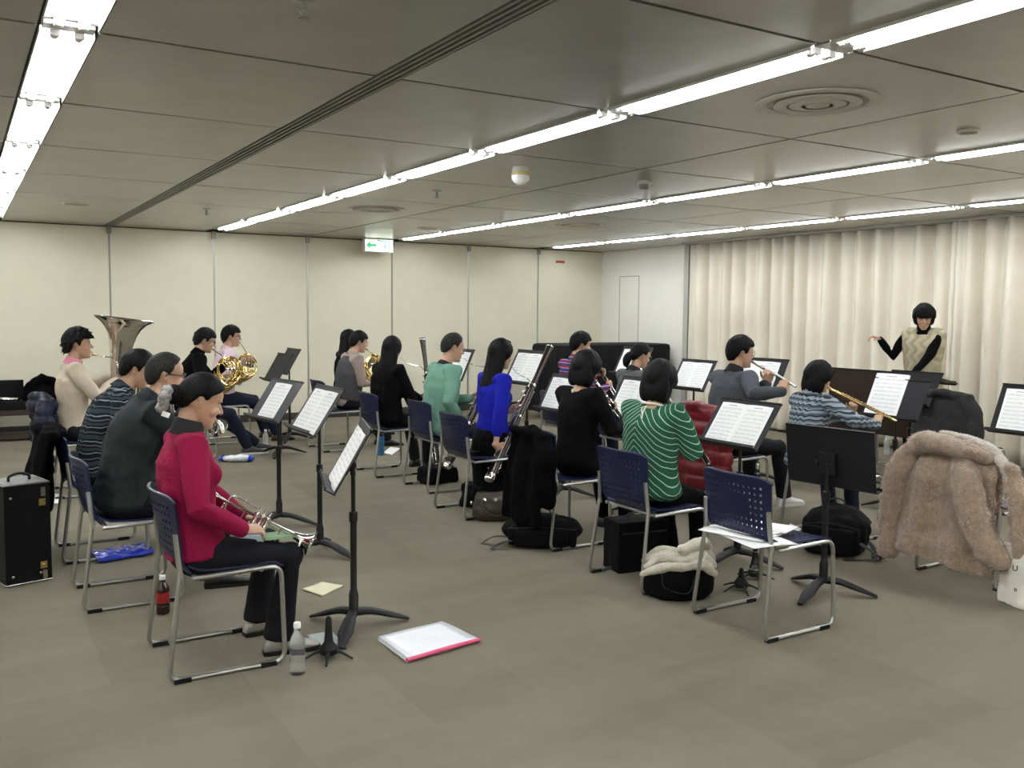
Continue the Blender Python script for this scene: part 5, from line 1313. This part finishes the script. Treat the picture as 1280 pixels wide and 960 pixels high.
gm('case_black', (.003,.003,.0035), .6, bump=.1, bscale=300, spec=.2); gm('gold_latch', (.75,.55,.22), .25, 1.); gm('nickel', (.6,.58,.55), .25, 1.)
# upright hard case
p = at(3,736,Z=0); q_ = at(55,726,Z=0)
t = thing('instrument_case', 'black upright hard instrument case with brass latches beside the trumpet chairs', 'instrument case', (.275,5.86,0), rad(14))
W_,D_,H_ = .12,.14,.57
MB().bbox((-W_,-D_,.008),(W_,D_,H_)).build('shell', M['case_black'], t, False)
MB().bbox((-W_+.01,-D_+.01,H_),(W_-.01,D_-.01,H_+.003)).build('top_panel', gm('case_grey',(.05,.05,.05),.4), t, False)
mb = MB()
for z in (.010,H_):
    MB().tube([(-W_,-D_,z),(W_,-D_,z),(W_,D_,z),(-W_,D_,z)],.004,6,closed=True).build('edge_trim', M['nickel'], t)
for z in (.10,.46):
    l_ = MB().box((.075,-D_-.005,z),(.018,.005,.020)).build('latch', M['gold_latch'], t, False); MB().lathe([(.006,0),(.006,.006),(.001,.008)],(.075,-D_-.009,z),(0,-1,0),10).build('rivet', M['gold_latch'], l_)
    MB().box((.082,-D_-.003,z+.058*(1 if z>.2 else -1)),(.012,.003,.026)).build('hinge_plate', M['nickel'], t, False)
for x,z in ((-.085,.055),(.06,.055),(-.085,.50),(.085,.52)): MB().lathe([(.009,0),(.008,.005),(.001,.008)],(x,-D_,z),(0,-1,0),12).build('stud', M['nickel'], t)
MB().tube(spline([(-.055,-.01,H_+.002),(-.05,-.01,H_+.03),(0,-.01,H_+.045),(.05,-.01,H_+.03),(.055,-.01,H_+.002)],4), [(.011,.008)]*17, 8).build('handle', M['rubber'], t)
for x,y in ((-W_+.02,-D_+.02),(W_-.02,-D_+.02),(-W_+.02,D_-.02),(W_-.02,D_-.02)): MB().lathe([(.012,0),(.012,.01)],(x,y,0),(0,0,1),10).build('foot', M['rubber'], t)

# low dark bench by the panelled wall with an open case and a black jacket
gm('bench_brown', (.035,.017,.012), .5, vary=.2)
t = thing('bench', 'dark brown low bench against the panelled wall', 'bench', (.05,12.25,0))
bz = at(20,513,Y=12.05).z
MB().bbox((-1.0,-.22,bz-.06),(.95,.22,bz)).build('seat_top', M['bench_brown'], t, False)
MB().bbox((-.95,-.18,.02),(.90,.2,.07)).build('lower_rail', M['bench_brown'], t, False)
for x in (-.9,0,.85):
    for y in (-.17,.17): MB().bbox((x-.03,y-.03,0),(x+.03,y+.03,bz-.06)).build('leg', M['bench_brown'], t, False)
t = thing('open_case', 'open black instrument case with silver fittings on the bench', 'instrument case', (.35,12.22,bz))
MB().bbox((-.32,-.15,0),(.32,.15,.10)).build('tray', M['case_black'], t, False)
MB().box((0,.19,.21),(.32,.03,.12)).build('lid', M['case_black'], t, False)
for i in range(5): MB().lathe([(.014,0),(.018,.01),(.018,.03),(.004,.034)],(-.22+.05*i,-.15,.07),(0,-1,.4),10).build('fitting', M['silver'], t)
mb = MB().tube(spline([(-.1,-.05,.11),(.05,-.08,.13),(.18,-.04,.12),(.25,-.1,.12)],4),.02,10); mb.build('mouthpipe', M['silver'], t)
mb = MB(); mb.ell((0,0,.14),(.20,.14,.15)); mb.tube([(-.1,0,.25),(.02,.02,.36),(.16,.02,.30)],[.09,.07,.05],12,rnd=True)
o = link('jacket', remesh(mb,'jacket',M['wool_black'],.014,3,.03,7,4), None, (.84,12.2,bz)); tag(o, 'black jacket heaped on the bench beside the open case', 'jacket')

def backpack(c, h, rz, label, seed=1, straps=()):
    t = thing('backpack', label, 'backpack', (c[0],c[1],0), rz)
    soft_box('main_bag', None, h, 0, M['bag_black'], .010, .016, 8, seed, t, 10)
    mb = MB(); mb.box((0,-h[1]-.0,h[2]*.75),(h[0]*.7,.035,h[2]*.55)); me = remesh(mb,'front_pocket',M['bag_black'],.010,6,.008,9,seed+1); link('front_pocket', me, t)
    MB().tube(spline([(-.05,0,2*h[2]-.03),(-.05,0,2*h[2]+.03),(0,0,2*h[2]+.05),(.05,0,2*h[2]+.03),(.05,0,2*h[2]-.03)],4), [(.012,.005)]*17, 8).build('grab_handle', M['strap'], t)
    mb = MB().tube(spline([(-h[0]*.9,-h[1]*.9,h[2]*1.3),(0,-h[1]-.045,h[2]*1.55),(h[0]*.9,-h[1]*.9,h[2]*1.3)],5), .004, 6); mb.build('zip', M['strap'], t)
    for pts in straps: MB().tube(spline(pts,5), [(.020,.003)]*(5*(len(pts)-1)+1), 8, up=(0,0,1)).build('strap', M['strap'], t)
    return t
backpack((3.32,5.06), (.25,.13,.10), rad(-35), 'black backpack lying flat beside the black wool coat chair', 3, straps=[[(-.22,-.05,.06),(-.32,-.06,.06),(-.40,-.02,.008)],[(-.20,-.11,.05),(-.27,-.16,.04),(-.33,-.18,.006)]])
backpack((4.93,3.98), (.20,.20,.15), rad(-62), 'plump black backpack on the floor behind the gold flute player', 4, straps=[[(.17,-.12,.10),(.27,-.17,.06),(.30,-.10,.006),(.10,-.24,.006)],[(.15,.05,.12),(.24,.0,.05),(.26,-.08,.008)]])
# square black bag under the green blouse chair
t = thing('box_bag', 'square black music bag under the chair of the green blouse', 'bag', (3.52,4.32,0), rad(-10))
soft_box('body', None, (.17,.10,.155), 0, M['bag_black'], .010, .006, 8, 2, t, 4)
MB().tube(spline([(-.08,-.02,.29),(-.06,-.02,.34),(.06,-.02,.34),(.08,-.02,.29)],4),[(.010,.004)]*13,8).build('handle', M['strap'], t)
MB().tube([(-.15,-.105,.24),(.15,-.105,.24)],.004,6).build('zip', M['strap'], t)
# brown handbag
c = at(612,650,Z=0); t = thing('handbag', 'small brown leather handbag standing on the carpet behind the cobalt cardigan', 'handbag', (3.42,5.86,0), rad(-30))
mb = MB(); rings = [[Vector((wx*abs(cos(2*pi*k/28))**.7*(1 if cos(2*pi*k/28)>0 else -1), wy*sin(2*pi*k/28), z)) for k in range(28)] for z,wx,wy in ((0,.15,.085),(.02,.17,.10),(.09,.172,.105),(.16,.155,.085),(.205,.135,.055))]
mb.loft(rings); me = remesh(mb,'body',M['bag_brown'],.008,4,.012,10,3); 
for v in me.vertices: v.co.z = max(v.co.z,0)
link('body', me, t)
for x in (-.08,.0,.085): MB().lathe([(.012,0),(.014,.003),(.012,.005),(.006,.004)],(x,-.082+.02*abs(x)*4,.165),(0,-1,.3),14).build('ring_stud', M['nickel'], t)
for s in (-1,1): MB().tube(spline([(-.08,s*.06,.19),(-.09,s*.11,.10),(.02,s*.125,.05),(.10,s*.11,.12),(.08,s*.06,.19)],5), .006, 8).build('handle', M['bag_brown'], t)
MB().lathe([(.010,0),(.014,.01),(.010,.02)],(-.165,-.03,.13),(-1,0,0),10).build('clasp', M['nickel'], t)
# black bag with cream scarf stuffed in it
t = thing('open_bag', 'open black bag with a cream scarf stuffed on top, by the empty chair', 'bag', (3.36,3.76,0), rad(-38))
mb = MB(); mb.loft([[Vector((wx*cos(2*pi*k/24),wy*sin(2*pi*k/24),z)) for k in range(24)] for z,wx,wy in ((0,.17,.11),(.03,.19,.13),(.12,.195,.13),(.17,.18,.115))])
me = remesh(mb,'body',M['bag_black'],.010,5,.016,8,5)
for v in me.vertices: v.co.z = max(v.co.z,0)
link('body', me, t)
for s in (-1,1): MB().tube(spline([(-.09,s*.12,.15),(-.07,s*.15,.08),(.05,s*.15,.06),(.09,s*.12,.15)],5), [(.012,.004)]*16, 8).build('handle', M['strap'], t)
gm('scarf_cream', (.50,.47,.38), .95, bump=.6, bscale=70, vary=.15, vscale=20)
mb = MB()
for i_,(y_,z_,ph) in enumerate(((-.11,.175,.2),(-.06,.205,1.4),(.0,.225,2.6),(.06,.215,.9),(.11,.185,2.0))): mb.tube(spline([(-.20+.03*sin(ph),y_,z_-.035),(-.09,y_+.03*sin(ph),z_+.012*sin(ph*2)),(.03,y_-.02*cos(ph),z_+.02*cos(ph)),(.13,y_+.02*sin(ph),z_+.03),(.19,y_,z_-.01)],4), lerpl([.018,.030,.024,.032,.020],17), 10, rnd=True)
_old = MB(); _old.tube(spline([(-.19,.0,.14),(-.12,-.06,.21),(.0,-.04,.22),(.10,-.02,.25),(.19,.0,.20)],4), lerpl([.05,.06,.055,.06,.04],17),12,rnd=True); _old.tube(spline([(-.17,.05,.15),(-.05,.06,.23),(.08,.05,.25),(.17,.06,.18),(.19,-.02,.16)],4), lerpl([.05,.06,.06,.05,.04],17),12,rnd=True); mb.tube([(.02,-.05,.27),(.14,-.02,.31),(.17,.05,.26)],[.03,.035,.03],10,rnd=True)
o = link('scarf', remesh(mb,'scarf',M['scarf_cream'],.007,2,.008,16,6), None, t.location); o.rotation_euler = t.rotation_euler; tag(o, 'crumpled cream scarf in the open black bag', 'scarf')
# dark bags under the bassoon chairs
o = soft_box('shoulder_bag', (3.62,6.30,0), (.20,.13,.09), .2, M['bag_black'], .012, .025, 8, 8); tag(o, 'slumped black bag under the chair behind the cobalt cardigan', 'bag')
o = soft_box('shoulder_bag', (3.72,7.42,0), (.16,.10,.07), .1, M['bag_black'], .012, .02, 8, 9); tag(o, 'small black bag under the chair of the man in teal', 'bag')
# canvas tote at the edge
gm('canvas', (.68,.65,.56), .9, bump=.3, bscale=120)
p = at(1248,742,Z=0); tx,ty = 4.86,2.66
t = thing('tote_bag', 'white canvas tote bag with dark letters leaning beside the fluffy coat', 'tote bag', (tx,ty,0), 0)
bmx = Vector((0,-1,0)); 
mb = MB(); mb.loft([[Vector((.06*(1+.3*z)*cos(2*pi*k/24)*(1-.55*z/.34), .17*sin(2*pi*k/24)*(1-.06*z/.3), z)) for k in range(24)] for z in (0,.02,.1,.2,.28,.33)])
me = remesh(mb,'body',M['canvas'],.008,3,.014,9,7)
for v in me.vertices: v.co.z = max(v.co.z,0)
link('body', me, t)
MB().tube(spline([(-.03,.13,.30),(-.05,.145,.34),(-.05,.12,.30),(-.055,.09,.25)],5), [(.012,.003)]*16, 8).build('handle', M['canvas'], t)
gm('print_dark', (.02,.02,.025), .8)
def text(s, size, mtx, m, parent, name='lettering'):
    cu = bpy.data.curves.new(name,'FONT'); cu.body = s; cu.size = size; cu.extrude = .0008
    o = bpy.data.objects.new('tmp', cu); C.objects.link(o); dg = bpy.context.evaluated_depsgraph_get()
    me = bpy.data.meshes.new_from_object(o.evaluated_get(dg)); bpy.data.objects.remove(o); me.transform(mtx); me.materials.clear(); me.materials.append(m)
    return link(name, me, parent)
# letters face the camera side (-x), reading towards -y
rx = Matrix(((0,0,-1,-.066),(-1,0,0,.06),(0,1,0,.20),(0,0,0,1)))
text('U', .045, rx, M['print_dark'], t); text('e', .040, Matrix(((0,0,-1,-.066),(-1,0,0,.045),(0,1,0,.09),(0,0,0,1))), M['print_dark'], t)

# ================================================================== small things on the floor and laps
m_pet = mat('clear_plastic', (.92,.95,.97), .06, trans=.92); m_pet.node_tree.nodes['Principled BSDF'].inputs['IOR'].default_value = 1.12
m_label = mat('label_faint', (.62,.68,.72), .4)
gm('cola', (.02,.004,.003), .12, coat=.5); gm('cola_label', (.28,.012,.015), .35, vary=.5, vscale=60); gm('white_cap', (.8,.8,.8), .4)
def bottle(p, h, body_m, lab_m, label, cap_m='white_cap', r=.033):
    t = thing('plastic_bottle', label, 'bottle', (p[0],p[1],0)); k = h/.215
    MB().lathe([(r*.75,0),(r*.95,.004),(r,.012),(r,.05*k),(r*.95,.055*k),(r,.06*k),(r*.97,.10*k),(r,.12*k),(r,.135*k),(r*.85,.155*k),(r*.5,.175*k),(.0125,.185*k),(.0125,.198*k)],n=24).build('body', body_m, t)
    if lab_m: MB().lathe([(r+.0006,.065*k),(r+.0006,.125*k)],n=24,cap=False).build('label_band', lab_m, t)
    MB().lathe([(.0150,.192*k),(.0155,.194*k),(.0155,.212*k),(.014,.215*k),(.001,.215*k)],n=20).build('cap', M[cap_m], t)
    return t
bottle(at(372,842,Z=0), .225, m_pet, None, 'clear water bottle with white cap on the floor by the trumpet player')
bottle(at(204,767,Z=0), .20, M['cola'], M['cola_label'], 'dark cola bottle with red label under the magenta sweater chair')
bottle(at(1108,569,Z=0), .24, mat('milky_plastic', (.8,.82,.82), .2, trans=.6), None, 'milky plastic bottle on the floor near the conductor')
bottle(at(332,560,Z=0), .21, mat('milky_plastic2', (.8,.82,.80), .2, trans=.5), None, 'pale plastic bottle by the feet of the horn players')
# striped thermos
p = at(476,569,Z=0); t = thing('thermos', 'blue and green striped thermos flask under the long-haired woman', 'flask', (p.x,p.y,0))
for i in range(6): MB().lathe([(.037,.035*i),(.038,.035*i+.003),(.038,.035*i+.032),(.037,.035*i+.035)],n=20).build('band', gm('band_a',(.02,.10,.35),.4) if i%2 else gm('band_b',(.03,.16,.18),.4), t)
MB().lathe([(.035,.21),(.033,.235),(.02,.242)],n=20).build('lid', M['rubber'], t)
peg_stand(at(411,822,Z=0), .19, 'black peg instrument stand beside the water bottle')
peg_stand(at(926,738,Z=0), .13, 'black peg instrument stand with nothing on it, by the empty chair')
p = at(943,724,Z=0); peg_stand(p, .16, 'black peg instrument stand carrying an upright clarinet')
clarinet((p.x,p.y,.72), (p.x,p.y,.06), 'spare black clarinet standing upright on a peg stand')
def flat(name, pts, label, cat, m, th=.002, z=.0, group=None, crump=.004, parent=None):
    P = [Vector((a[0],a[1],0)) for a in pts]; c = sum(P,Vector())/4
    def fn(u,v):
        p = P[0].lerp(P[1],u).lerp(P[3].lerp(P[2],u),v); return (p.x-c.x,p.y-c.y, th+z+crump*(1+noise.noise(Vector((p.x*9,p.y*9,z*50)))))
    o = MB().sheet(fn, 10, 8, th).build(name, m, parent, True); o.location = (c.x,c.y,0)
    if label: tag(o, label, cat, group)
    return o
g_ = lambda *a: [at(x,y,Z=0) for x,y in a]
gm('yellow_paper', (.62,.60,.40), .85); gm('blue_plastic', (.006,.03,.42), .18, coat=.4, bump=.5, bscale=18); gm('grey_paper', (.38,.42,.40), .7); gm('pink', (.62,.06,.16), .5); gm('film', (.74,.75,.78), .25, bump=.3, bscale=12)
flat('paper_sheet', g_((378,738),(403,746),(430,733),(402,729)), 'pale yellow folded paper on the carpet near two stands', 'paper', M['yellow_paper'], .004)
flat('paper_sheet', g_((384,795),(395,812),(428,805),(415,790)), 'grey-green leaflet under the nearest stand base', 'paper', M['grey_paper'], .002)
flat('paper_sheet', g_((57,630),(73,630),(75,618),(60,618)), 'small white sheet on the carpet behind the nordic jumper chair', 'paper', M['paper'])
flat('paper_sheet', g_((980,662),(990,672),(1002,662),(988,655)), 'white sheet on the carpet beyond the empty chair', 'paper', M['paper'])
flat('paper_sheet', g_((478,567),(490,569),(501,561),(488,559)), 'white sheet on the carpet beside the striped thermos', 'paper', M['paper'])
# white zip pouch with pink edge
fp = g_((472,801),(509,829),(599,803),(553,781)); c = sum(fp,Vector())/4
t = thing('document_pouch', 'white document pouch with a pink zip edge lying on the carpet', 'document pouch', (c.x,c.y,0))
for i in range(3):
    def fn(u,v,i=i):
        p = fp[0].lerp(fp[1],u).lerp(fp[3].lerp(fp[2],u),v)-c; return (p.x*(1-.012*i),p.y*(1-.012*i), .008+.007*i+.003*noise.noise(Vector((p.x*8,p.y*8,i))))
    MB().sheet(fn,10,8,.005).build('plastic_sleeve' if i else 'back_sleeve', M['film'], t, True)
e0,e1 = fp[1]-c,fp[2]-c
MB().tube([e0+Vector((0,0,.014)),(e0+e1)/2+Vector((0,0,.016)),e1+Vector((0,0,.014))], [(.012,.009)]*3, 8, up=(0,0,1)).build('zip_edge', M['pink'], t)
# blue plastic bag under the trumpet chair
bp_ = g_((112,695),(122,706),(192,694),(180,683)); c = sum(bp_,Vector())/4
mb = MB(); mb.sheet(lambda u,v: (bp_[0].lerp(bp_[1],u).lerp(bp_[3].lerp(bp_[2],u),v)-c)+Vector((0,0,.03+.012*sin(pi*u))), 8, 10, .028)
me = remesh(mb,'plastic_folder',M['blue_plastic'],.008,2,.010,16,3); zm = min(v.co.z for v in me.vertices); me.transform(Matrix.Translation((0,0,-zm)))
tag(link('plastic_folder', me, None, (c.x,c.y,0)), 'bright blue plastic folder on the floor under the jacket man chair', 'folder')
# tissue pack by the horns
p = at(296,577,Z=0); t = thing('soft_pack', 'white soft pack with blue ends on the floor before the horns', 'pack', (p.x,p.y,0), rad(-30))
mb = MB(); mb.ell((0,0,.035),(.16,.07,.04)); link('wrapper', remesh(mb,'wrapper',M['film'],.008,2,.012,14,3), t)
for s in (-1,1): MB().tube([(s*.13,0,.035),(s*.17,0,.03)],[(.06,.038),(.07,.012)],12,up=(0,0,1)).build('end_fold', M['blue_plastic'], t)
# on the lap of the trumpet player
zl = at(310,670,Y=3.98); gm('cloth_blue', (.46,.60,.70), .9); gm('booklet_green', (.22,.36,.20), .6)
lap = at(309,672,Y=4.0)
o = MB().sheet(lambda u,v: (.12*(u-.5), .10*(v-.5), .012+.010*noise.noise(Vector((u*4,v*4,1)))-.02*(v<.12)), 12, 10, .01).build('polishing_cloth', M['cloth_blue'], None, True); o.location = lap; tag(o, 'light blue polishing cloth on the lap of the trumpet player', 'cloth')
o = MB().box((0,0,.006),(.07,.05,.006)).build('booklet', M['booklet_green'], None, False); o.location = lap+Vector((.12,.0,-.012)); o.rotation_euler = (0,rad(4),.2); tag(o, 'small green booklet on the lap of the trumpet player', 'booklet')
# papers on the empty chair
def seat_papers(c, spec, label0):
    for i,(dx,dy,a,w_,h_,z,lab) in enumerate(spec):
        o = MB().sheet(lambda u,v: ((u-.5)*w_,(v-.5)*h_, .004*sin(3*u+i)+.003*v), 6, 6, .0025).build('paper_sheet', M['paper'], None, True)
        o.location = (c[0]+dx,c[1]+dy,.462+z); o.rotation_euler = (0,0,rad(a)); tag(o, lab, 'paper', 'papers on the empty chair')
cx_,cy_ = 3.46,3.23
seat_papers((cx_,cy_), [(-.15,-.07,-10,.25,.36,.0,'large white sheet lowest on the empty chair seat, hanging over its side'),(-.14,.02,18,.26,.34,.008,'white sheet turned askew in the pile on the empty chair'),(.03,.04,25,.21,.30,.016,'small white sheet toward the far side of the empty chair'),(-.10,.02,8,.21,.297,.022,'topmost white sheet of the pile on the empty chair')], '')
# pouch on the seat behind the green blouse
o = MB().box((0,0,.012),(.05,.035,.012)).build('phone_pouch', gm('pouch_blue',(.09,.12,.22),.4), None, 35); o.location = (3.30,4.22,.462); tag(o, 'small slate blue pouch on the seat behind the green blouse', 'pouch')
o = MB().box((0,0,.006),(.10,.08,.006)).build('paper_pad', M['bag_black'], None, 35); o.location = (3.43,6.22,.462); o.rotation_euler=(0,0,.3); tag(o, 'flat dark folder on the seat behind the cobalt cardigan', 'folder')

# ================================================================== conductor's desk, stool and the draped piano
gm('walnut', (.026,.015,.010), .35, vary=.25, vscale=4); 
a_ = at(1040,457,X=7.55); b_ = at(1166,478,X=7.62); zt = 1.05
t = thing('conductor_desk', 'wide dark brown conductor desk with a tilted top and brown front board', 'conductor desk', (7.55,(a_.y+b_.y)/2,0), rad(0))
wd = (a_.y-b_.y)/2
a = rad(20); up = Vector((-sin(a)*-1,0,cos(a)))
# front board faces the players; top slopes away towards the conductor
mb = MB(); mb.box((-.02,0,.72),(.012,wd,.30)); mb.build('front_board', M['walnut'], t, False)
mb = MB(); mb.box((.20,0,.975),(.24,wd+.01,.009),(Vector((cos(rad(12)),0,-sin(rad(12)))),Vector((0,1,0)),Vector((sin(rad(12)),0,cos(rad(12)))))); mb.build('desk_top', M['walnut'], t, False)
mb = MB(); mb.box((-.03,0,1.025),(.014,wd+.012,.008)); mb.build('top_edge', M['stand_black'], t, False)
mb = MB(); mb.box((.42,0,.93),(.006,wd,.02)); mb.build('ledge', M['stand_black'], t, False)
for s in (-1,1):
    MB().bbox((.0,s*(wd-.05)-.02,.03),(.05,s*(wd-.05)+.02,.95)).build('leg', M['stand_black'], t, False)
    MB().bbox((-.18,s*(wd-.05)-.025,0),(.30,s*(wd-.05)+.025,.035)).build('foot_bar', M['stand_black'], t, False)
sc_ = MB().sheet(lambda u,v: (.36-.28*v+7.55-7.55, (u-.5)*.44, .985+.05*v-.0+.004*sin(6*u)), 8, 4, .012).build('score_book', M['paper'], None, True); sc_.location = (7.55,(a_.y+b_.y)/2-.22,-.008); tag(sc_, 'open conductor score lying on the brown desk', 'score')
yl = MB().box((0,0,.004),(.11,.15,.004)).build('folder', M['yellow_paper'], None, False)
# small side stand with a yellow folder
p = at(1062,520,X=7.0); st_y = S((7.0,p.y), p.z-.02, 'low black stand with flat desk holding a yellow folder', None, tilt=80, dh=.30, w=.40)
yl.location = (6.98,p.y,p.z+.005); yl.rotation_euler = (0,rad(-10),0); tag(yl, 'yellow paper folder on the low flat stand', 'folder')
p = at(1108,583,Z=0); t = thing('swivel_stool', 'black stool with a silver star base beside the conductor desk', 'stool', (7.98,5.98,0), rad(20))
for k in range(4):
    b = pi/2*k; MB().tube([(0,0,.06),(.30*cos(b),.30*sin(b),.02)], [.016,.012], 10).build('base_arm', M['chair_steel'], t); MB().lathe([(.018,0),(.018,.022)],(.29*cos(b),.29*sin(b),0),(0,0,1),12).build('glide', M['rubber'], t)
MB().tube([(0,0,.05),(0,0,.42)], .02, 12).build('column', M['chair_steel'], t)
MB().lathe([(.10,.42),(.17,.425),(.18,.45),(.17,.48),(.001,.485)],n=32).build('seat', M['bag_black'], t)
# piano under a black cloth cover
x0,x1 = 7.36,9.36; yy0,yy1 = 10.75,11.55; ht = 1.10
mb = MB(); rings = []
for z,g_in in ((.10,-.05),(.3,-.035),(.6,-.02),(.9,-.005),(1.04,.0),(1.085,.012),(1.10,.045)):
    ring = []; cx0,cy0 = (x0+x1)/2,(yy0+yy1)/2; hx,hy = (x1-x0)/2-g_in,(yy1-yy0)/2-g_in; n = 160
    for k in range(n):
        a = 2*pi*k/n; ca,sa = cos(a),sin(a); e = .16
        px_ = hx*abs(ca)**e*(1 if ca>0 else -1); py_ = hy*abs(sa)**e*(1 if sa>0 else -1)
        # square perimeter: walk by angle but keep corners
        m_ = max(abs(ca),abs(sa)); px_,py_ = hx*ca/m_,hy*sa/m_
        fold = (1-z/1.1)*.030*sin(k*2*pi/n*26)+ (1-z/1.1)*.02*sin(k*2*pi/n*11+1)
        px_ += fold*(ca/m_); py_ += fold*(sa/m_)
        ring.append(Vector((px_,py_,z)))
    rings.append(ring)
t = thing('covered_piano', 'piano under a full black cloth cover in the far corner', 'piano', ((x0+x1)/2,(yy0+yy1)/2,0))
MB().loft(rings).build('cloth_cover', gm('cover_black',(.004,.0045,.006),.75,bump=.2,bscale=20,spec=.25), t, 40)
for sx in (-1,1):
    for sy in (-1,1):
        MB().tube([(sx*((x1-x0)/2-.15),sy*((yy1-yy0)/2-.12),.04),(sx*((x1-x0)/2-.15),sy*((yy1-yy0)/2-.12),.2)], .035, 12).build('leg', M['ebony'], t); MB().lathe([(.03,0),(.03,.045)],(sx*((x1-x0)/2-.15),sy*((yy1-yy0)/2-.12),0),(0,0,1),12).build('caster', M['gold_latch'], t)
